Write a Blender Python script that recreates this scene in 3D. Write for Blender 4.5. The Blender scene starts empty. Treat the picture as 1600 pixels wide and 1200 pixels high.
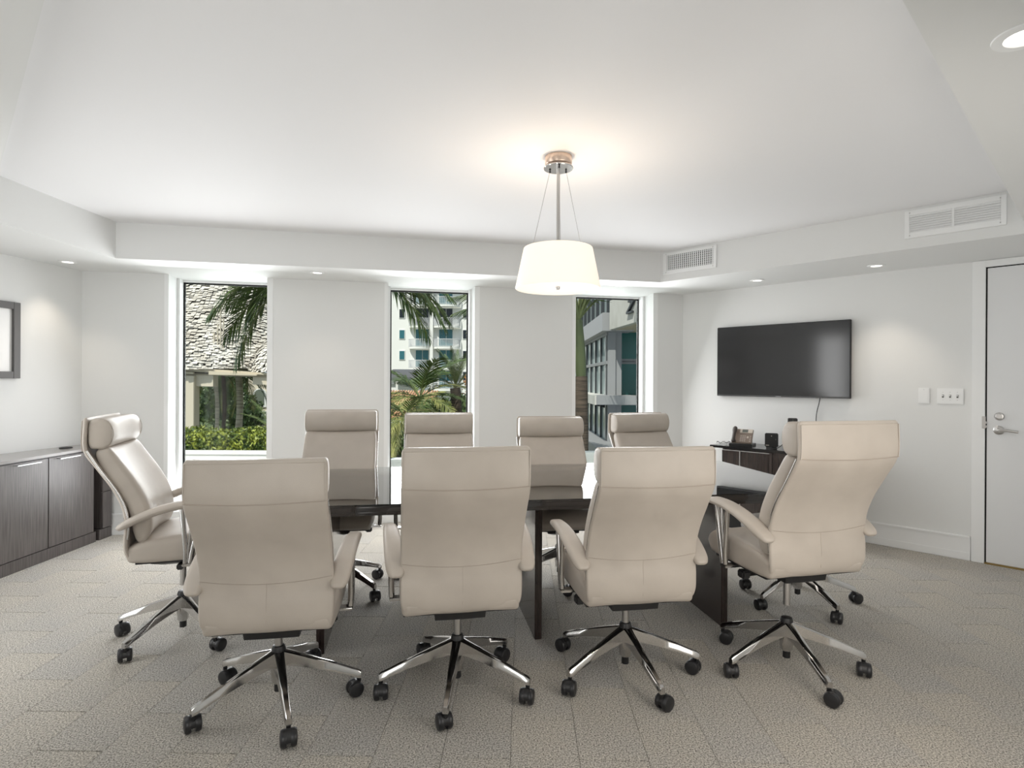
import bpy, bmesh, math, random
from mathutils import Vector, Matrix, noise
R = math.radians
rng = random.Random(7)
sc = bpy.context.scene
col = sc.collection

# ------------------------------------------------------------------ camera, world, light, exposure
cam_d = bpy.data.cameras.new('camera'); cam = bpy.data.objects.new('camera', cam_d); col.objects.link(cam)
sc.camera = cam
cam_d.sensor_width = 36.0
cam_d.lens = 913.53 / 1600 * 36.0
cam_d.shift_y = -0.00239
cam.matrix_world = (Matrix.Translation((0, 0, 1.35)) @ Matrix.Rotation(R(90 - 0.05), 4, 'X')
                    @ Matrix.Rotation(R(0.298), 4, 'Z'))
cam_d.clip_start = 0.05; cam_d.clip_end = 400

sc.view_settings.view_transform = 'Standard'
sc.view_settings.look = 'None'
sc.view_settings.exposure = 0.14
sc.view_settings.gamma = 1.0
sc.view_settings.use_curve_mapping = False
sc.cycles.max_bounces = 10
sc.cycles.diffuse_bounces = 6
sc.cycles.glossy_bounces = 5
sc.cycles.transparent_max_bounces = 12
sc.cycles.sample_clamp_indirect = 6.0

w = bpy.data.worlds.new('world'); sc.world = w; w.use_nodes = True
bg = w.node_tree.nodes['Background']
bg.inputs[0].default_value = (0.80, 0.90, 1.0, 1); bg.inputs[1].default_value = 0.62

def light(name, kind, loc, energy, color=(1, 1, 1), rot=None, size=None, size_y=None, parent=None, aim=None, **kw):
    d = bpy.data.lights.new(name, kind); d.energy = energy; d.color = color
    if kind == 'AREA':
        d.shape = 'RECTANGLE'; d.size = size; d.size_y = size_y or size
    elif kind == 'SUN': d.angle = R(0.6)
    for k, v in kw.items(): setattr(d, k, v)
    o = bpy.data.objects.new(name, d); col.objects.link(o); o.location = loc
    if rot: o.rotation_euler = rot
    if aim is not None:
        o.rotation_euler = (Vector(aim) - Vector(loc)).to_track_quat('-Z', 'Y').to_euler()
    if parent: o.parent = parent
    return o

light('sun', 'SUN', (0, -10, 30), 3.9, (1.0, 0.95, 0.87), aim=(11, 10, 0))
# soft fill added beside the camera; daylight from the near-left and three tall windows
light('daylight_near_left_window', 'AREA', (-2.93, 2.19, 1.20), 13, (1.0, 1.0, 1.0), size=0.45, size_y=2.0, aim=(-1.93, 3.162, 1.20))
light('soft_fill_left', 'AREA', (-1.05, 0.05, 0.95), 26, (1.0, 0.975, 0.94), size=1.3, size_y=1.5, aim=(-0.6, 4.0, 0.1))  # unseen fill lamp added left of the camera, no room opens there
light('soft_fill_right', 'AREA', (1.62, 1.15, 0.95), 17, (1.0, 0.94, 0.87), size=1.3, size_y=1.5, aim=(0.9, 4.2, 0.1))  # matching warm fill added on the right, out of view
light('window_daylight_1', 'AREA', (-2.625, 5.21, 1.25), 25, (0.985, 0.985, 1.0), size=0.75, size_y=2.0, aim=(-2.37, 4.0, 0.85))
light('window_daylight_2', 'AREA', (-0.771, 5.61, 1.25), 25, (0.985, 0.985, 1.0), size=0.75, size_y=2.0, aim=(-0.51, 4.4, 0.85))
light('window_daylight_3', 'AREA', (1.068, 6.01, 1.25), 25, (0.985, 0.985, 1.0), size=0.75, size_y=2.0, aim=(1.33, 4.8, 0.85))

for k_, p_, q_ in ((4, (-2.72, 5.95, 1.35), (-2.30, 4.0, 1.1)), (5, (-0.87, 6.45, 1.35), (-0.45, 4.4, 1.1)), (6, (0.98, 6.75, 1.35), (1.40, 4.8, 1.1))):
    light('window_daylight_%d' % k_, 'AREA', p_, 18, (0.985, 0.985, 1.0), size=0.7, size_y=1.9, aim=q_)

# ------------------------------------------------------------------ materials
MATS = {}
def mat(name, color=(0.8, 0.8, 0.8), rough=0.5, metal=0.0, **kw):
    m = bpy.data.materials.new(name); m.use_nodes = True
    nt = m.node_tree; b = nt.nodes['Principled BSDF']
    b.inputs['Base Color'].default_value = (*color, 1)
    b.inputs['Roughness'].default_value = rough
    b.inputs['Metallic'].default_value = metal
    for k, v in kw.items():
        b.inputs[k].default_value = v
    MATS[name] = m
    return m
def N(m, kind, **kw):
    n = m.node_tree.nodes.new(kind)
    for k, v in kw.items(): setattr(n, k, v)
    return n
def L(m, a, b): m.node_tree.links.new(a, b)
def bsdf(m): return m.node_tree.nodes['Principled BSDF']
def coords(m, scale=(1, 1, 1), kind='Object'):
    tc = N(m, 'ShaderNodeTexCoord'); mp = N(m, 'ShaderNodeMapping'); mp.inputs['Scale'].default_value = scale
    L(m, tc.outputs[kind], mp.inputs[0]); return mp.outputs[0]
def noise_tint(m, c1, c2, scale, stretch=(1, 1, 1), detail=4, lo=0.35, hi=0.65, kind='Object'):
    co = coords(m, stretch, kind); n = N(m, 'ShaderNodeTexNoise'); n.inputs['Scale'].default_value = scale
    n.inputs['Detail'].default_value = detail; L(m, co, n.inputs['Vector'])
    r = N(m, 'ShaderNodeValToRGB'); r.color_ramp.elements[0].position = lo; r.color_ramp.elements[1].position = hi
    r.color_ramp.elements[0].color = (*c1, 1); r.color_ramp.elements[1].color = (*c2, 1)
    L(m, n.outputs['Fac'], r.inputs[0]); L(m, r.outputs[0], bsdf(m).inputs['Base Color'])
    return n, r
def bump(m, scale, strength, dist=0.002, stretch=(1, 1, 1), kind='Noise', ckind='Object'):
    co = coords(m, stretch, ckind)
    n = N(m, 'ShaderNodeTex' + kind); n.inputs['Scale'].default_value = scale
    L(m, co, n.inputs['Vector'])
    b = N(m, 'ShaderNodeBump'); b.inputs['Strength'].default_value = strength; b.inputs['Distance'].default_value = dist
    L(m, n.outputs[0], b.inputs['Height']); L(m, b.outputs[0], bsdf(m).inputs['Normal'])

wallm = mat('wall_paint', (0.75, 0.758, 0.752), 0.6); bump(wallm, 60, 0.06)
ceilm = mat('ceiling_paint', (0.80, 0.80, 0.81), 0.75); bump(ceilm, 80, 0.05)
trimm = mat('white_trim_paint', (0.84, 0.85, 0.85), 0.35)
doorm = mat('door_paint', (0.76, 0.77, 0.78), 0.4)
leather = mat('beige_leather', (0.50, 0.435, 0.375), 0.42, **{'Specular IOR Level': 0.45})
noise_tint(leather, (0.46, 0.412, 0.362), (0.52, 0.468, 0.412), 5, detail=3); bump(leather, 420, 0.22, 0.0008, kind='Voronoi')
seamm = mat('leather_stitch', (0.40, 0.345, 0.295), 0.6)
chrome = mat('polished_aluminium', (0.60, 0.59, 0.58), 0.13, 1.0)
steel = mat('brushed_steel', (0.55, 0.54, 0.53), 0.28, 1.0)
blackp = mat('black_plastic', (0.012, 0.012, 0.013), 0.42)
wheelm = mat('caster_black', (0.016, 0.016, 0.018), 0.35)
wood = mat('espresso_wood', (0.03, 0.02, 0.018), 0.22, **{'Coat Weight': 0.4, 'Coat Roughness': 0.1})
noise_tint(wood, (0.020, 0.014, 0.013), (0.045, 0.030, 0.026), 12, (6, 6, 0.35), 6)
woodg = mat('grey_espresso_veneer', (0.06, 0.05, 0.048), 0.34, **{'Coat Weight': 0.35, 'Coat Roughness': 0.25})
noise_tint(woodg, (0.060, 0.052, 0.050), (0.115, 0.100, 0.097), 9, (14, 14, 0.5), 6)
ctop = mat('credenza_top_finish', (0.20, 0.185, 0.175), 0.28, **{'Coat Weight': 0.6, 'Coat Roughness': 0.15})
tabwood = mat('table_gloss_wood', (0.018, 0.013, 0.012), 0.12, **{'Coat Weight': 1.0, 'Coat Roughness': 0.04})
blackg = mat('gloss_black', (0.01, 0.01, 0.011), 0.12)
screenm = mat('tv_screen', (0.012, 0.012, 0.013), 0.11, **{'Specular IOR Level': 0.6})
alum = mat('satin_aluminium', (0.62, 0.62, 0.62), 0.3, 1.0)
bronze = mat('phone_taupe_plastic', (0.20, 0.155, 0.125), 0.4)
silverp = mat('phone_silver_plastic', (0.55, 0.50, 0.44), 0.35)
lcd = mat('grey_display', (0.10, 0.11, 0.10), 0.2)
keym = mat('phone_key', (0.42, 0.37, 0.33), 0.5)
brass = mat('brass_threshold', (0.42, 0.30, 0.12), 0.35, 1.0)
darkgap = mat('dark_gap', (0.006, 0.006, 0.006), 0.9)
framem = mat('picture_frame_grey', (0.095, 0.092, 0.09), 0.4)
paperm = mat('mat_board', (0.78, 0.78, 0.77), 0.25)
redm = mat('red_tag', (0.35, 0.02, 0.01), 0.5)

carpet = mat('carpet_pile', (0.4, 0.38, 0.35), 0.95, **{'Specular IOR Level': 0.1})
def build_carpet():
    m = carpet
    co = coords(m, (1, 1, 1), 'Object')
    n1 = N(m, 'ShaderNodeTexNoise'); n1.inputs['Scale'].default_value = 165; n1.inputs['Detail'].default_value = 6; n1.inputs['Roughness'].default_value = 0.75; L(m, co, n1.inputs['Vector'])
    n2 = N(m, 'ShaderNodeTexNoise'); n2.inputs['Scale'].default_value = 2.2; n2.inputs['Detail'].default_value = 3; L(m, co, n2.inputs['Vector'])
    r1 = N(m, 'ShaderNodeValToRGB'); r1.color_ramp.elements[0].position = 0.41; r1.color_ramp.elements[1].position = 0.57
    r1.color_ramp.elements[0].color = (0.185, 0.172, 0.152, 1); r1.color_ramp.elements[1].color = (0.80, 0.765, 0.70, 1)
    L(m, n1.outputs['Fac'], r1.inputs[0])
    r2 = N(m, 'ShaderNodeValToRGB'); r2.color_ramp.elements[0].position = 0.3; r2.color_ramp.elements[1].position = 0.7
    r2.color_ramp.elements[0].color = (0.86, 0.87, 0.90, 1); r2.color_ramp.elements[1].color = (1.0, 0.98, 0.94, 1)
    L(m, n2.outputs['Fac'], r2.inputs[0])
    mx = N(m, 'ShaderNodeMix'); mx.data_type = 'RGBA'; mx.blend_type = 'MULTIPLY'; mx.inputs[0].default_value = 1
    L(m, r1.outputs[0], mx.inputs[6]); L(m, r2.outputs[0], mx.inputs[7])
    oi = N(m, 'ShaderNodeObjectInfo')
    r3 = N(m, 'ShaderNodeValToRGB'); r3.color_ramp.elements[0].color = (0.965, 0.97, 0.98, 1); r3.color_ramp.elements[1].color = (1.0, 0.99, 0.97, 1)
    L(m, oi.outputs['Random'], r3.inputs[0])
    mx2 = N(m, 'ShaderNodeMix'); mx2.data_type = 'RGBA'; mx2.blend_type = 'MULTIPLY'; mx2.inputs[0].default_value = 1
    L(m, mx.outputs[2], mx2.inputs[6]); L(m, r3.outputs[0], mx2.inputs[7])
    L(m, mx2.outputs[2], bsdf(m).inputs['Base Color'])
    b = N(m, 'ShaderNodeBump'); b.inputs['Strength'].default_value = 0.9; b.inputs['Distance'].default_value = 0.006
    L(m, n1.outputs['Fac'], b.inputs['Height']); L(m, b.outputs[0], bsdf(m).inputs['Normal'])
build_carpet()

def thin_glass(name, ior=1.5, tint=(0.97, 1.0, 0.99), rough=0.0, gain=1.0):
    m = bpy.data.materials.new(name); m.use_nodes = True; nt = m.node_tree
    nt.nodes.clear()
    out = N(m, 'ShaderNodeOutputMaterial'); t = N(m, 'ShaderNodeBsdfTransparent'); g = N(m, 'ShaderNodeBsdfGlossy')
    t.inputs[0].default_value = (*tint, 1); g.inputs['Roughness'].default_value = rough
    f = N(m, 'ShaderNodeFresnel'); f.inputs[0].default_value = ior; mx = N(m, 'ShaderNodeMixShader')
    ml = N(m, 'ShaderNodeMath', operation='MULTIPLY', use_clamp=True); ml.inputs[1].default_value = gain; L(m, f.outputs[0], ml.inputs[0]); L(m, ml.outputs[0], mx.inputs[0]); L(m, t.outputs[0], mx.inputs[1]); L(m, g.outputs[0], mx.inputs[2]); L(m, mx.outputs[0], out.inputs[0])
    MATS[name] = m
    return m
paneg = thin_glass('window_glass', 1.12)
tabglass = thin_glass('table_glass', 1.6, (0.93, 0.97, 0.95), gain=1.7)

def emis(name, color, strength, base=(0.8, 0.8, 0.8)):
    m = mat(name, base, 0.5); b = bsdf(m)
    b.inputs['Emission Color'].default_value = (*color, 1); b.inputs['Emission Strength'].default_value = strength
    return m
shadem = emis('lit_lamp_shade', (1.0, 0.84, 0.68), 0.50, (0.85, 0.82, 0.76))
diffm = emis('lit_lamp_diffuser', (1.0, 0.90, 0.78), 0.62, (0.85, 0.82, 0.78))
bulbm = emis('downlight_lens', (1.0, 0.93, 0.84), 3.0)

# ------------------------------------------------------------------ mesh helpers
class MB:
    def __init__(s): s.v = []; s.f = []
    def add(s, vs, fs, M=None):
        o = len(s.v)
        for p in vs:
            p = Vector(p)
            s.v.append(M @ p if M else p)
        for f in fs: s.f.append([i + o for i in f])
        return s
    def box(s, x0, x1, y0, y1, z0, z1, M=None, bev=0.0):
        if bev > 0:
            bm = bmesh.new(); bmesh.ops.create_cube(bm, size=1)
            for v in bm.verts:
                v.co = Vector(((x0 + x1) / 2 + v.co.x * (x1 - x0), (y0 + y1) / 2 + v.co.y * (y1 - y0), (z0 + z1) / 2 + v.co.z * (z1 - z0)))
            bmesh.ops.bevel(bm, geom=bm.edges[:], offset=bev, segments=2, affect='EDGES', clamp_overlap=True)
            bm.verts.index_update()
            s.add([v.co.copy() for v in bm.verts], [[v.index for v in f.verts] for f in bm.faces], M); bm.free()
            return s
        vs = [(x0, y0, z0), (x1, y0, z0), (x1, y1, z0), (x0, y1, z0), (x0, y0, z1), (x1, y0, z1), (x1, y1, z1), (x0, y1, z1)]
        return s.add(vs, [(0, 3, 2, 1), (4, 5, 6, 7), (0, 1, 5, 4), (1, 2, 6, 5), (2, 3, 7, 6), (3, 0, 4, 7)], M)
    def prism(s, poly, z0, z1, M=None):
        n = len(poly)
        vs = [(x, y, z0) for x, y in poly] + [(x, y, z1) for x, y in poly]
        fs = [list(range(n))[::-1], list(range(n, 2 * n))] + [[i, (i + 1) % n, (i + 1) % n + n, i + n] for i in range(n)]
        return s.add(vs, fs, M)
    def lathe(s, prof, n=24, M=None, cap=True):
        vs = []; fs = []
        for r, z in prof:
            for k in range(n):
                a = 2 * math.pi * k / n; vs.append((r * math.cos(a), r * math.sin(a), z))
        for j in range(len(prof) - 1):
            for k in range(n):
                a, b = j * n + k, j * n + (k + 1) % n
                fs.append([a, b, b + n, a + n])
        if cap:
            fs.append(list(range(n))[::-1]); m = (len(prof) - 1) * n; fs.append(list(range(m, m + n)))
        return s.add(vs, fs, M)
    def tube(s, pts, rad, n=8, M=None):
        pts = [Vector(p) for p in pts]; rads = rad if isinstance(rad, (list, tuple)) else [rad] * len(pts)
        vs = []; fs = []; prev = None
        for i, p in enumerate(pts):
            t = (pts[min(i + 1, len(pts) - 1)] - pts[max(i - 1, 0)]).normalized()
            if prev is None:
                u = t.cross(Vector((0, 0, 1)));
                if u.length < 0.1: u = t.cross(Vector((1, 0, 0)))
            else: u = prev - t * prev.dot(t)
            u.normalize(); prev = u; w_ = t.cross(u)
            for k in range(n):
                a = 2 * math.pi * k / n; vs.append(p + (u * math.cos(a) + w_ * math.sin(a)) * rads[i])
        for j in range(len(pts) - 1):
            for k in range(n):
                a, b = j * n + k, j * n + (k + 1) % n
                fs.append([a, b, b + n, a + n])
        fs.append(list(range(n))[::-1]); m = (len(pts) - 1) * n; fs.append(list(range(m, m + n)))
        return s.add(vs, fs, M)
    def loft(s, rings, M=None):
        n = len(rings[0]); vs = [p for r in rings for p in r]; fs = []
        for j in range(len(rings) - 1):
            for k in range(n):
                a, b = j * n + k, j * n + (k + 1) % n
                fs.append([a, b, b + n, a + n])
        fs.append(list(range(n))[::-1]); m = (len(rings) - 1) * n; fs.append(list(range(m, m + n)))
        return s.add(vs, fs, M)
    def build(s, name, m=None, parent=None, smooth=0.0, loc=(0, 0, 0), rotz=0.0, recalc=True):
        me = bpy.data.meshes.new(name); me.from_pydata([tuple(v) for v in s.v], [], s.f); me.update()
        if recalc:
            bm = bmesh.new(); bm.from_mesh(me); bmesh.ops.recalc_face_normals(bm, faces=bm.faces[:]); bm.to_mesh(me); bm.free()
        if m: me.materials.append(m)
        if smooth: 
            me.shade_smooth()
            me.set_sharp_from_angle(angle=R(smooth))
        o = bpy.data.objects.new(name, me); col.objects.link(o); o.location = loc; o.rotation_euler = (0, 0, rotz)
        if parent: o.parent = parent
        return o

def smoothpath(pts, sub=4):
    pts = [tuple(p) for p in pts]; out = []
    P = [pts[0]] + pts + [pts[-1]]
    for i in range(1, len(P) - 2):
        for k in range(sub):
            t = k / sub
            out.append(tuple(0.5 * ((2 * b) + (c - a) * t + (2 * a - 5 * b + 4 * c - d) * t * t + (3 * b - a - 3 * c + d) * t ** 3)
                             for a, b, c, d in zip(P[i - 1], P[i], P[i + 1], P[i + 2])))
    out.append(tuple(pts[-1])); return out

def slab_sweep(mb, path, sub=4, bow=0.0, cr=None, nx=8, M=None):
    """path rows: (y, z, width, thickness); centre line of a padded sheet swept in the y-z plane, section rounded"""
    pts = smoothpath(path, sub); rings = []
    for i, (y, z, wd, th) in enumerate(pts):
        a = pts[max(i - 1, 0)]; b = pts[min(i + 1, len(pts) - 1)]
        t = Vector((0, b[0] - a[0], b[1] - a[1])).normalized(); nrm = Vector((0, -t.z, t.y))
        r = min(th / 2, wd / 2) * (1.0 if cr is None else cr); hw, ht = wd / 2, th / 2; ring = []
        def P(u, v):
            bw = bow * ((u / max(hw, 1e-4)) ** 2) if bow else 0
            return Vector((u, y, z)) + nrm * (v + bw)
        for k in range(nx + 1): ring.append(P(-(hw - r) + 2 * (hw - r) * k / nx, ht))
        for k in range(1, 5):
            an = math.pi / 2 * (1 - k / 4 * 1.0); ring.append(P(hw - r + r * math.cos(an), ht - r + r * math.sin(an)))
        for k in range(0, 5):
            an = -math.pi / 2 * k / 4; ring.append(P(hw - r + r * math.cos(an), -ht + r + r * math.sin(an)))
        for k in range(1, nx + 1): ring.append(P((hw - r) - 2 * (hw - r) * k / nx, -ht))
        for k in range(1, 5):
            an = -math.pi / 2 - math.pi / 2 * k / 4; ring.append(P(-hw + r + r * math.cos(an), -ht + r + r * math.sin(an)))
        for k in range(0, 4):
            an = math.pi - math.pi / 2 * k / 4; ring.append(P(-hw + r + r * math.cos(an), ht - r + r * math.sin(an)))
        rings.append(ring)
    mb.loft(rings, M)

def tag(o, label=None, cat=None, group=None, kind=None):
    if label: o['label'] = label
    if cat: o['category'] = cat
    if group: o['group'] = group
    if kind: o['kind'] = kind
    return o
def empty(name, loc=(0, 0, 0), rotz=0.0, parent=None):
    o = bpy.data.objects.new(name, None); col.objects.link(o); o.location = loc; o.rotation_euler = (0, 0, rotz)
    o.empty_display_size = 0.1
    if parent: o.parent = parent
    return o
def thing(name, label, cat, loc=(0, 0, 0), rotz=0.0, group=None): return tag(empty(name, loc, rotz), label, cat, group)

# ------------------------------------------------------------------ room geometry (plan lines: normal angle + offset)
H_SOF, H_CEIL, H_BB = 2.2756, 2.554, 0.185
def line(th, o): a = R(th); return (Vector((-math.sin(a), math.cos(a))), o)
def isect(l1, l2):
    (n1, o1), (n2, o2) = l1, l2; d = n1.x * n2.y - n1.y * n2.x
    return Vector(((o1 * n2.y - n1.y * o2) / d, (n1.x * o2 - o1 * n2.x) / d))
TH_R, TH_B, TH_N = -45.83, 12.2, 44.17
LR, LB = line(TH_R, 5.62), line(TH_B, 5.681)
_d = Vector((-0.10, -0.644)).normalized(); _n = Vector((_d.y, -_d.x)); LL = (_n, _n.dot(Vector((-3.69, 5.014))))
LNR, LNL = line(TH_N, -0.49), line(TH_R, -0.63)
cLB, cBR, cRN, cN, cNL = isect(LL, LB), isect(LB, LR), isect(LR, LNR), isect(LNR, LNL), isect(LNL, LL)
ROOM = [cNL, cN, cRN, cBR, cLB]           # counter-clockwise
TLl, TBl, TRl, TNR, TNL = line(89.75, 3.064), line(TH_B, 5.026), line(TH_R, 4.776), line(TH_N, 0.36), line(TH_R, 0.1728)
TRAY = [isect(TNL, TLl), isect(TNR, TNL), isect(TRl, TNR), isect(TBl, TRl), isect(TLl, TBl)]
def frame(th, o, inward=-1):
    """matrix whose local x runs along the wall, local y points out of the room, z up; origin at the foot of the normal"""
    a = R(th); t = Vector((math.cos(a), math.sin(a), 0)); n = Vector((-math.sin(a), math.cos(a), 0))
    return Matrix(((t.x, n.x, 0, n.x * o), (t.y, n.y, 0, n.y * o), (0, 0, 1, 0), (0, 0, 0, 1)))
MR, MBk = frame(TH_R, 5.62), frame(TH_B, 5.681)
def sB(p): a = R(TH_B); return math.cos(a) * p.x + math.sin(a) * p.y
def sR(p): a = R(TH_R); return math.cos(a) * p.x + math.sin(a) * p.y

def edge_wall(name, p, q, th=0.15, ext=0.15):
    d = (q - p).normalized(); n = Vector((d.y, -d.x)); a, b = p - d * ext, q + d * ext
    MB().prism([a, b, b + n * th, a + n * th], -0.1, H_CEIL + 0.1).build(name, wallm)['kind'] = 'structure'
edge_wall('wall_near_left', cNL, cN); edge_wall('wall_near_right', cN, cRN)
edge_wall('wall_right', cRN, cBR, ext=0.0); edge_wall('wall_left', cLB, cNL, ext=0.0)

WIN = [(-1.872, -1.058), (0.021, 0.850), (1.888, 2.739)]
SILL = 0.19; DEP = 0.34
mb = MB(); s0, s1 = sB(cLB) - 0.3, sB(cBR) + 0.35
segs = [(s0, WIN[0][0]), (WIN[0][1], WIN[1][0]), (WIN[1][1], WIN[2][0]), (WIN[2][1], s1)]
for a, b in segs: mb.box(a, b, 0, DEP, SILL, H_SOF, MBk)
mb.box(s0, s1, 0, DEP, -0.1, SILL, MBk); mb.box(s0, s1, 0, DEP, H_SOF, H_CEIL + 0.1, MBk)
wb = mb.build('wall_back', wallm); wb['kind'] = 'structure'
# narrow plaster corner trims beside the openings
k = 1
for i, (a, b) in enumerate(WIN):
    for x0, x1 in ((a - 0.035, a), (b, b + 0.05)):
        t = MB().box(x0, x1, -0.005, 0.0, H_BB, H_SOF, MBk).build('trim_%d' % k, trimm); t['kind'] = 'structure'; k += 1

# windows: white aluminium frames, black gasket, one pane
for i, (a, b) in enumerate(WIN):
    root = empty('window_%d' % (i + 1)); root['kind'] = 'structure'
    f = MB(); fw = 0.045; z0, z1 = SILL, H_SOF
    y0, y1 = DEP - 0.13, DEP + 0.02
    f.box(a, a + fw * 0.5, y0, y1, z0, z1, MBk); f.box(b - fw * 0.5, b, y0, y1, z0, z1, MBk)
    f.box(a, b, y0, y1, z0, z0 + 0.035, MBk); f.box(a, b, y0 + 0.09, y1, z1 - 0.02, z1, MBk)
    f.build('window_frame', trimm, root)
    g = MB(); gx0, gx1 = a + fw * 0.5, b - fw * 0.5; gy = DEP - 0.03
    g.box(gx0, gx0 + 0.012, gy, gy + 0.03, z0 + 0.035, z1 - 0.02, MBk); g.box(gx1 - 0.012, gx1, gy, gy + 0.03, z0 + 0.035, z1 - 0.02, MBk)
    g.box(gx0, gx1, gy, gy + 0.03, z1 - 0.032, z1 - 0.02, MBk); g.box(gx0, gx1, gy, gy + 0.03, z0 + 0.035, z0 + 0.045, MBk)
    g.build('window_gasket', darkgap, root)
    MB().box(gx0 + 0.012, gx1 - 0.012, gy + 0.012, gy + 0.016, z0 + 0.045, z1 - 0.032, MBk).build('window_pane', paneg, root)

# ceiling with its dropped soffit
ce = MB().prism([p + (p - Vector((0, 3))).normalized() * 0.3 for p in ROOM], H_CEIL, H_CEIL + 0.08).build('ceiling', ceilm); ce['kind'] = 'structure'
sm = MB(); n = 5
vs = [(p.x, p.y, H_SOF) for p in ROOM] + [(p.x, p.y, H_SOF) for p in TRAY] + [(p.x, p.y, H_CEIL) for p in TRAY] + [(p.x, p.y, H_CEIL) for p in ROOM]
fs = []
for i in range(n):
    j = (i + 1) % n
    fs += [[i, j, j + 5, i + 5], [i + 5, j + 5, j + 10, i + 10], [i + 10, j + 10, j + 15, i + 15], [i + 15, j + 15, j, i]]
sm.add(vs, fs).build('soffit', wallm, ce)

# floor: slab plus carpet tiles laid ashlar
fl = MB().prism([p + (p - Vector((0, 3))).normalized() * 0.3 for p in ROOM], -0.12, -0.012).build('floor', mat('carpet_backing', (0.14, 0.13, 0.115), 0.95)); fl['kind'] = 'structure'
def clip(poly, lines):
    for nrm, o in lines:
        out = []
        for i in range(len(poly)):
            a, b = poly[i], poly[(i + 1) % len(poly)]; da, db = nrm.dot(a) - o, nrm.dot(b) - o
            if da <= 0: out.append(a)
            if (da < 0 < db) or (db < 0 < da): out.append(a + (b - a) * (da / (da - db)))
        poly = out
        if len(poly) < 3: return []
    return poly
inn = []
for i in range(5):
    p, q = ROOM[i], ROOM[(i + 1) % 5]; d = (q - p).normalized(); nn = Vector((d.y, -d.x)); inn.append((nn, nn.dot(p) - 0.002))
TW, TLN = 0.2463, 0.4925
ga = R(-1.1); gt = Vector((math.cos(ga), math.sin(ga))); gn = Vector((-math.sin(ga), math.cos(ga))); g0 = Vector((-3.29 - TW / 2, 3.88))
shared = {}
for i in range(-4, 36):
    for j in range(-11, 6):
        u0, v0 = i * TW, j * TLN + (TLN / 2 if i % 2 else 0); e = 0.0005; e2 = 0.0024
        full = [Vector((0, 0)) + gt * e + gn * e2, gt * (TW - e) + gn * e2, gt * (TW - e) + gn * (TLN - e2), gt * e + gn * (TLN - e2)]
        org = g0 + gt * u0 + gn * v0
        poly = clip([org + p for p in full], inn)
        if not poly: continue
        ar = abs(sum(poly[k].x * poly[(k + 1) % len(poly)].y - poly[(k + 1) % len(poly)].x * poly[k].y for k in range(len(poly)))) / 2
        if ar < 0.002: continue
        isfull = len(poly) == 4 and ar > TW * TLN * 0.975
        if isfull and 'full' in shared:
            o = bpy.data.objects.new('carpet_tile', shared['full']); col.objects.link(o); o.parent = fl; o.location = (org.x, org.y, 0)
        else:
            loc = [p - org for p in poly]; cen = sum(loc, Vector((0, 0))) / len(loc)
            mb = MB(); top = [cen + (p - cen) * 0.996 for p in loc]; nn_ = len(loc)
            vs = [(p.x, p.y, -0.012) for p in loc] + [(p.x, p.y, -0.0022) for p in loc] + [(p.x, p.y, 0.0) for p in top]
            fs = [[a + r * nn_, (a + 1) % nn_ + r * nn_, (a + 1) % nn_ + (r + 1) * nn_, a + (r + 1) * nn_] for r in (0, 1) for a in range(nn_)] + [list(range(2 * nn_, 3 * nn_))]
            o = mb.add(vs, fs).build('carpet_tile', carpet, fl, loc=(org.x, org.y, 0))
            if isfull: shared['full'] = o.data

# baseboards
def baseboard(name, M, a, b):
    root = empty(name); root['kind'] = 'structure'
    MB().box(a, b, -0.014, 0, 0.0, H_BB - 0.02, M).build('panel', trimm, root)
    MB().box(a, b, -0.024, -0.014, 0.0, 0.062, M, 0.004).build('shoe_moulding', trimm, root)
    MB().box(a, b, -0.022, 0, H_BB - 0.02, H_BB, M, 0.005).build('cap_moulding', trimm, root)
baseboard('baseboard_back', MBk, sB(cLB) + 0.02, sB(cBR) - 0.02)
baseboard('baseboard_right', MR, sR(cBR) + 0.02, -0.755)

# ------------------------------------------------------------------ door in the right wall
door = empty('door_1'); door['kind'] = 'structure'
dm = MB(); dm.box(-0.752, -0.672, -0.022, 0, 0, H_SOF - 0.002, MR, 0.003); dm.box(-0.672, 0.27, -0.022, 0, 2.222, H_SOF - 0.002, MR, 0.003); dm.box(0.27, 0.35, -0.022, 0, 0, H_SOF - 0.002, MR, 0.003)
dm.build('casing', trimm, door)
MB().box(-0.672, 0.27, -0.004, 0, 0.0, 2.222, MR).build('door_gap', darkgap, door)
slab = MB().box(-0.662, 0.262, -0.016, -0.003, 0.012, 2.213, MR, 0.002).build('door_slab', doorm, door)
MB().box(-0.672, 0.27, -0.03, 0, 0.0, 0.011, MR, 0.003).build('threshold', brass, door)
def wallM(M, s, z, out=0.0): return M @ Matrix.Translation((s, -out, z)) @ Matrix.Rotation(R(90), 4, 'X')
MB().lathe([(0.001, 0), (0.033, 0), (0.033, 0.006), (0.028, 0.010), (0.014, 0.012), (0.012, 0.045), (0.001, 0.045)], 28, wallM(MR, -0.592, 1.005, 0.016)).build('rosette', steel, slab, 40)
MB().tube([MR @ Vector(p) for p in smoothpath([(-0.592, -0.056, 1.006), (-0.575, -0.064, 1.007), (-0.53, -0.064, 1.005), (-0.478, -0.060, 0.999)])], [0.011, 0.011, 0.0105, 0.010] + [0.0095] * 9, 12).build('lever_handle', steel, slab, 50)
MB().lathe([(0.001, 0), (0.030, 0), (0.030, 0.006), (0.024, 0.014), (0.018, 0.015), (0.017, 0.019), (0.001, 0.019)], 28, wallM(MR, -0.589, 1.107, 0.016)).box(-0.002, 0.002, -0.008, 0.004, 0.019, 0.0205, wallM(MR, -0.589, 1.107, 0.016)).build('deadbolt', steel, slab, 40)
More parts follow.
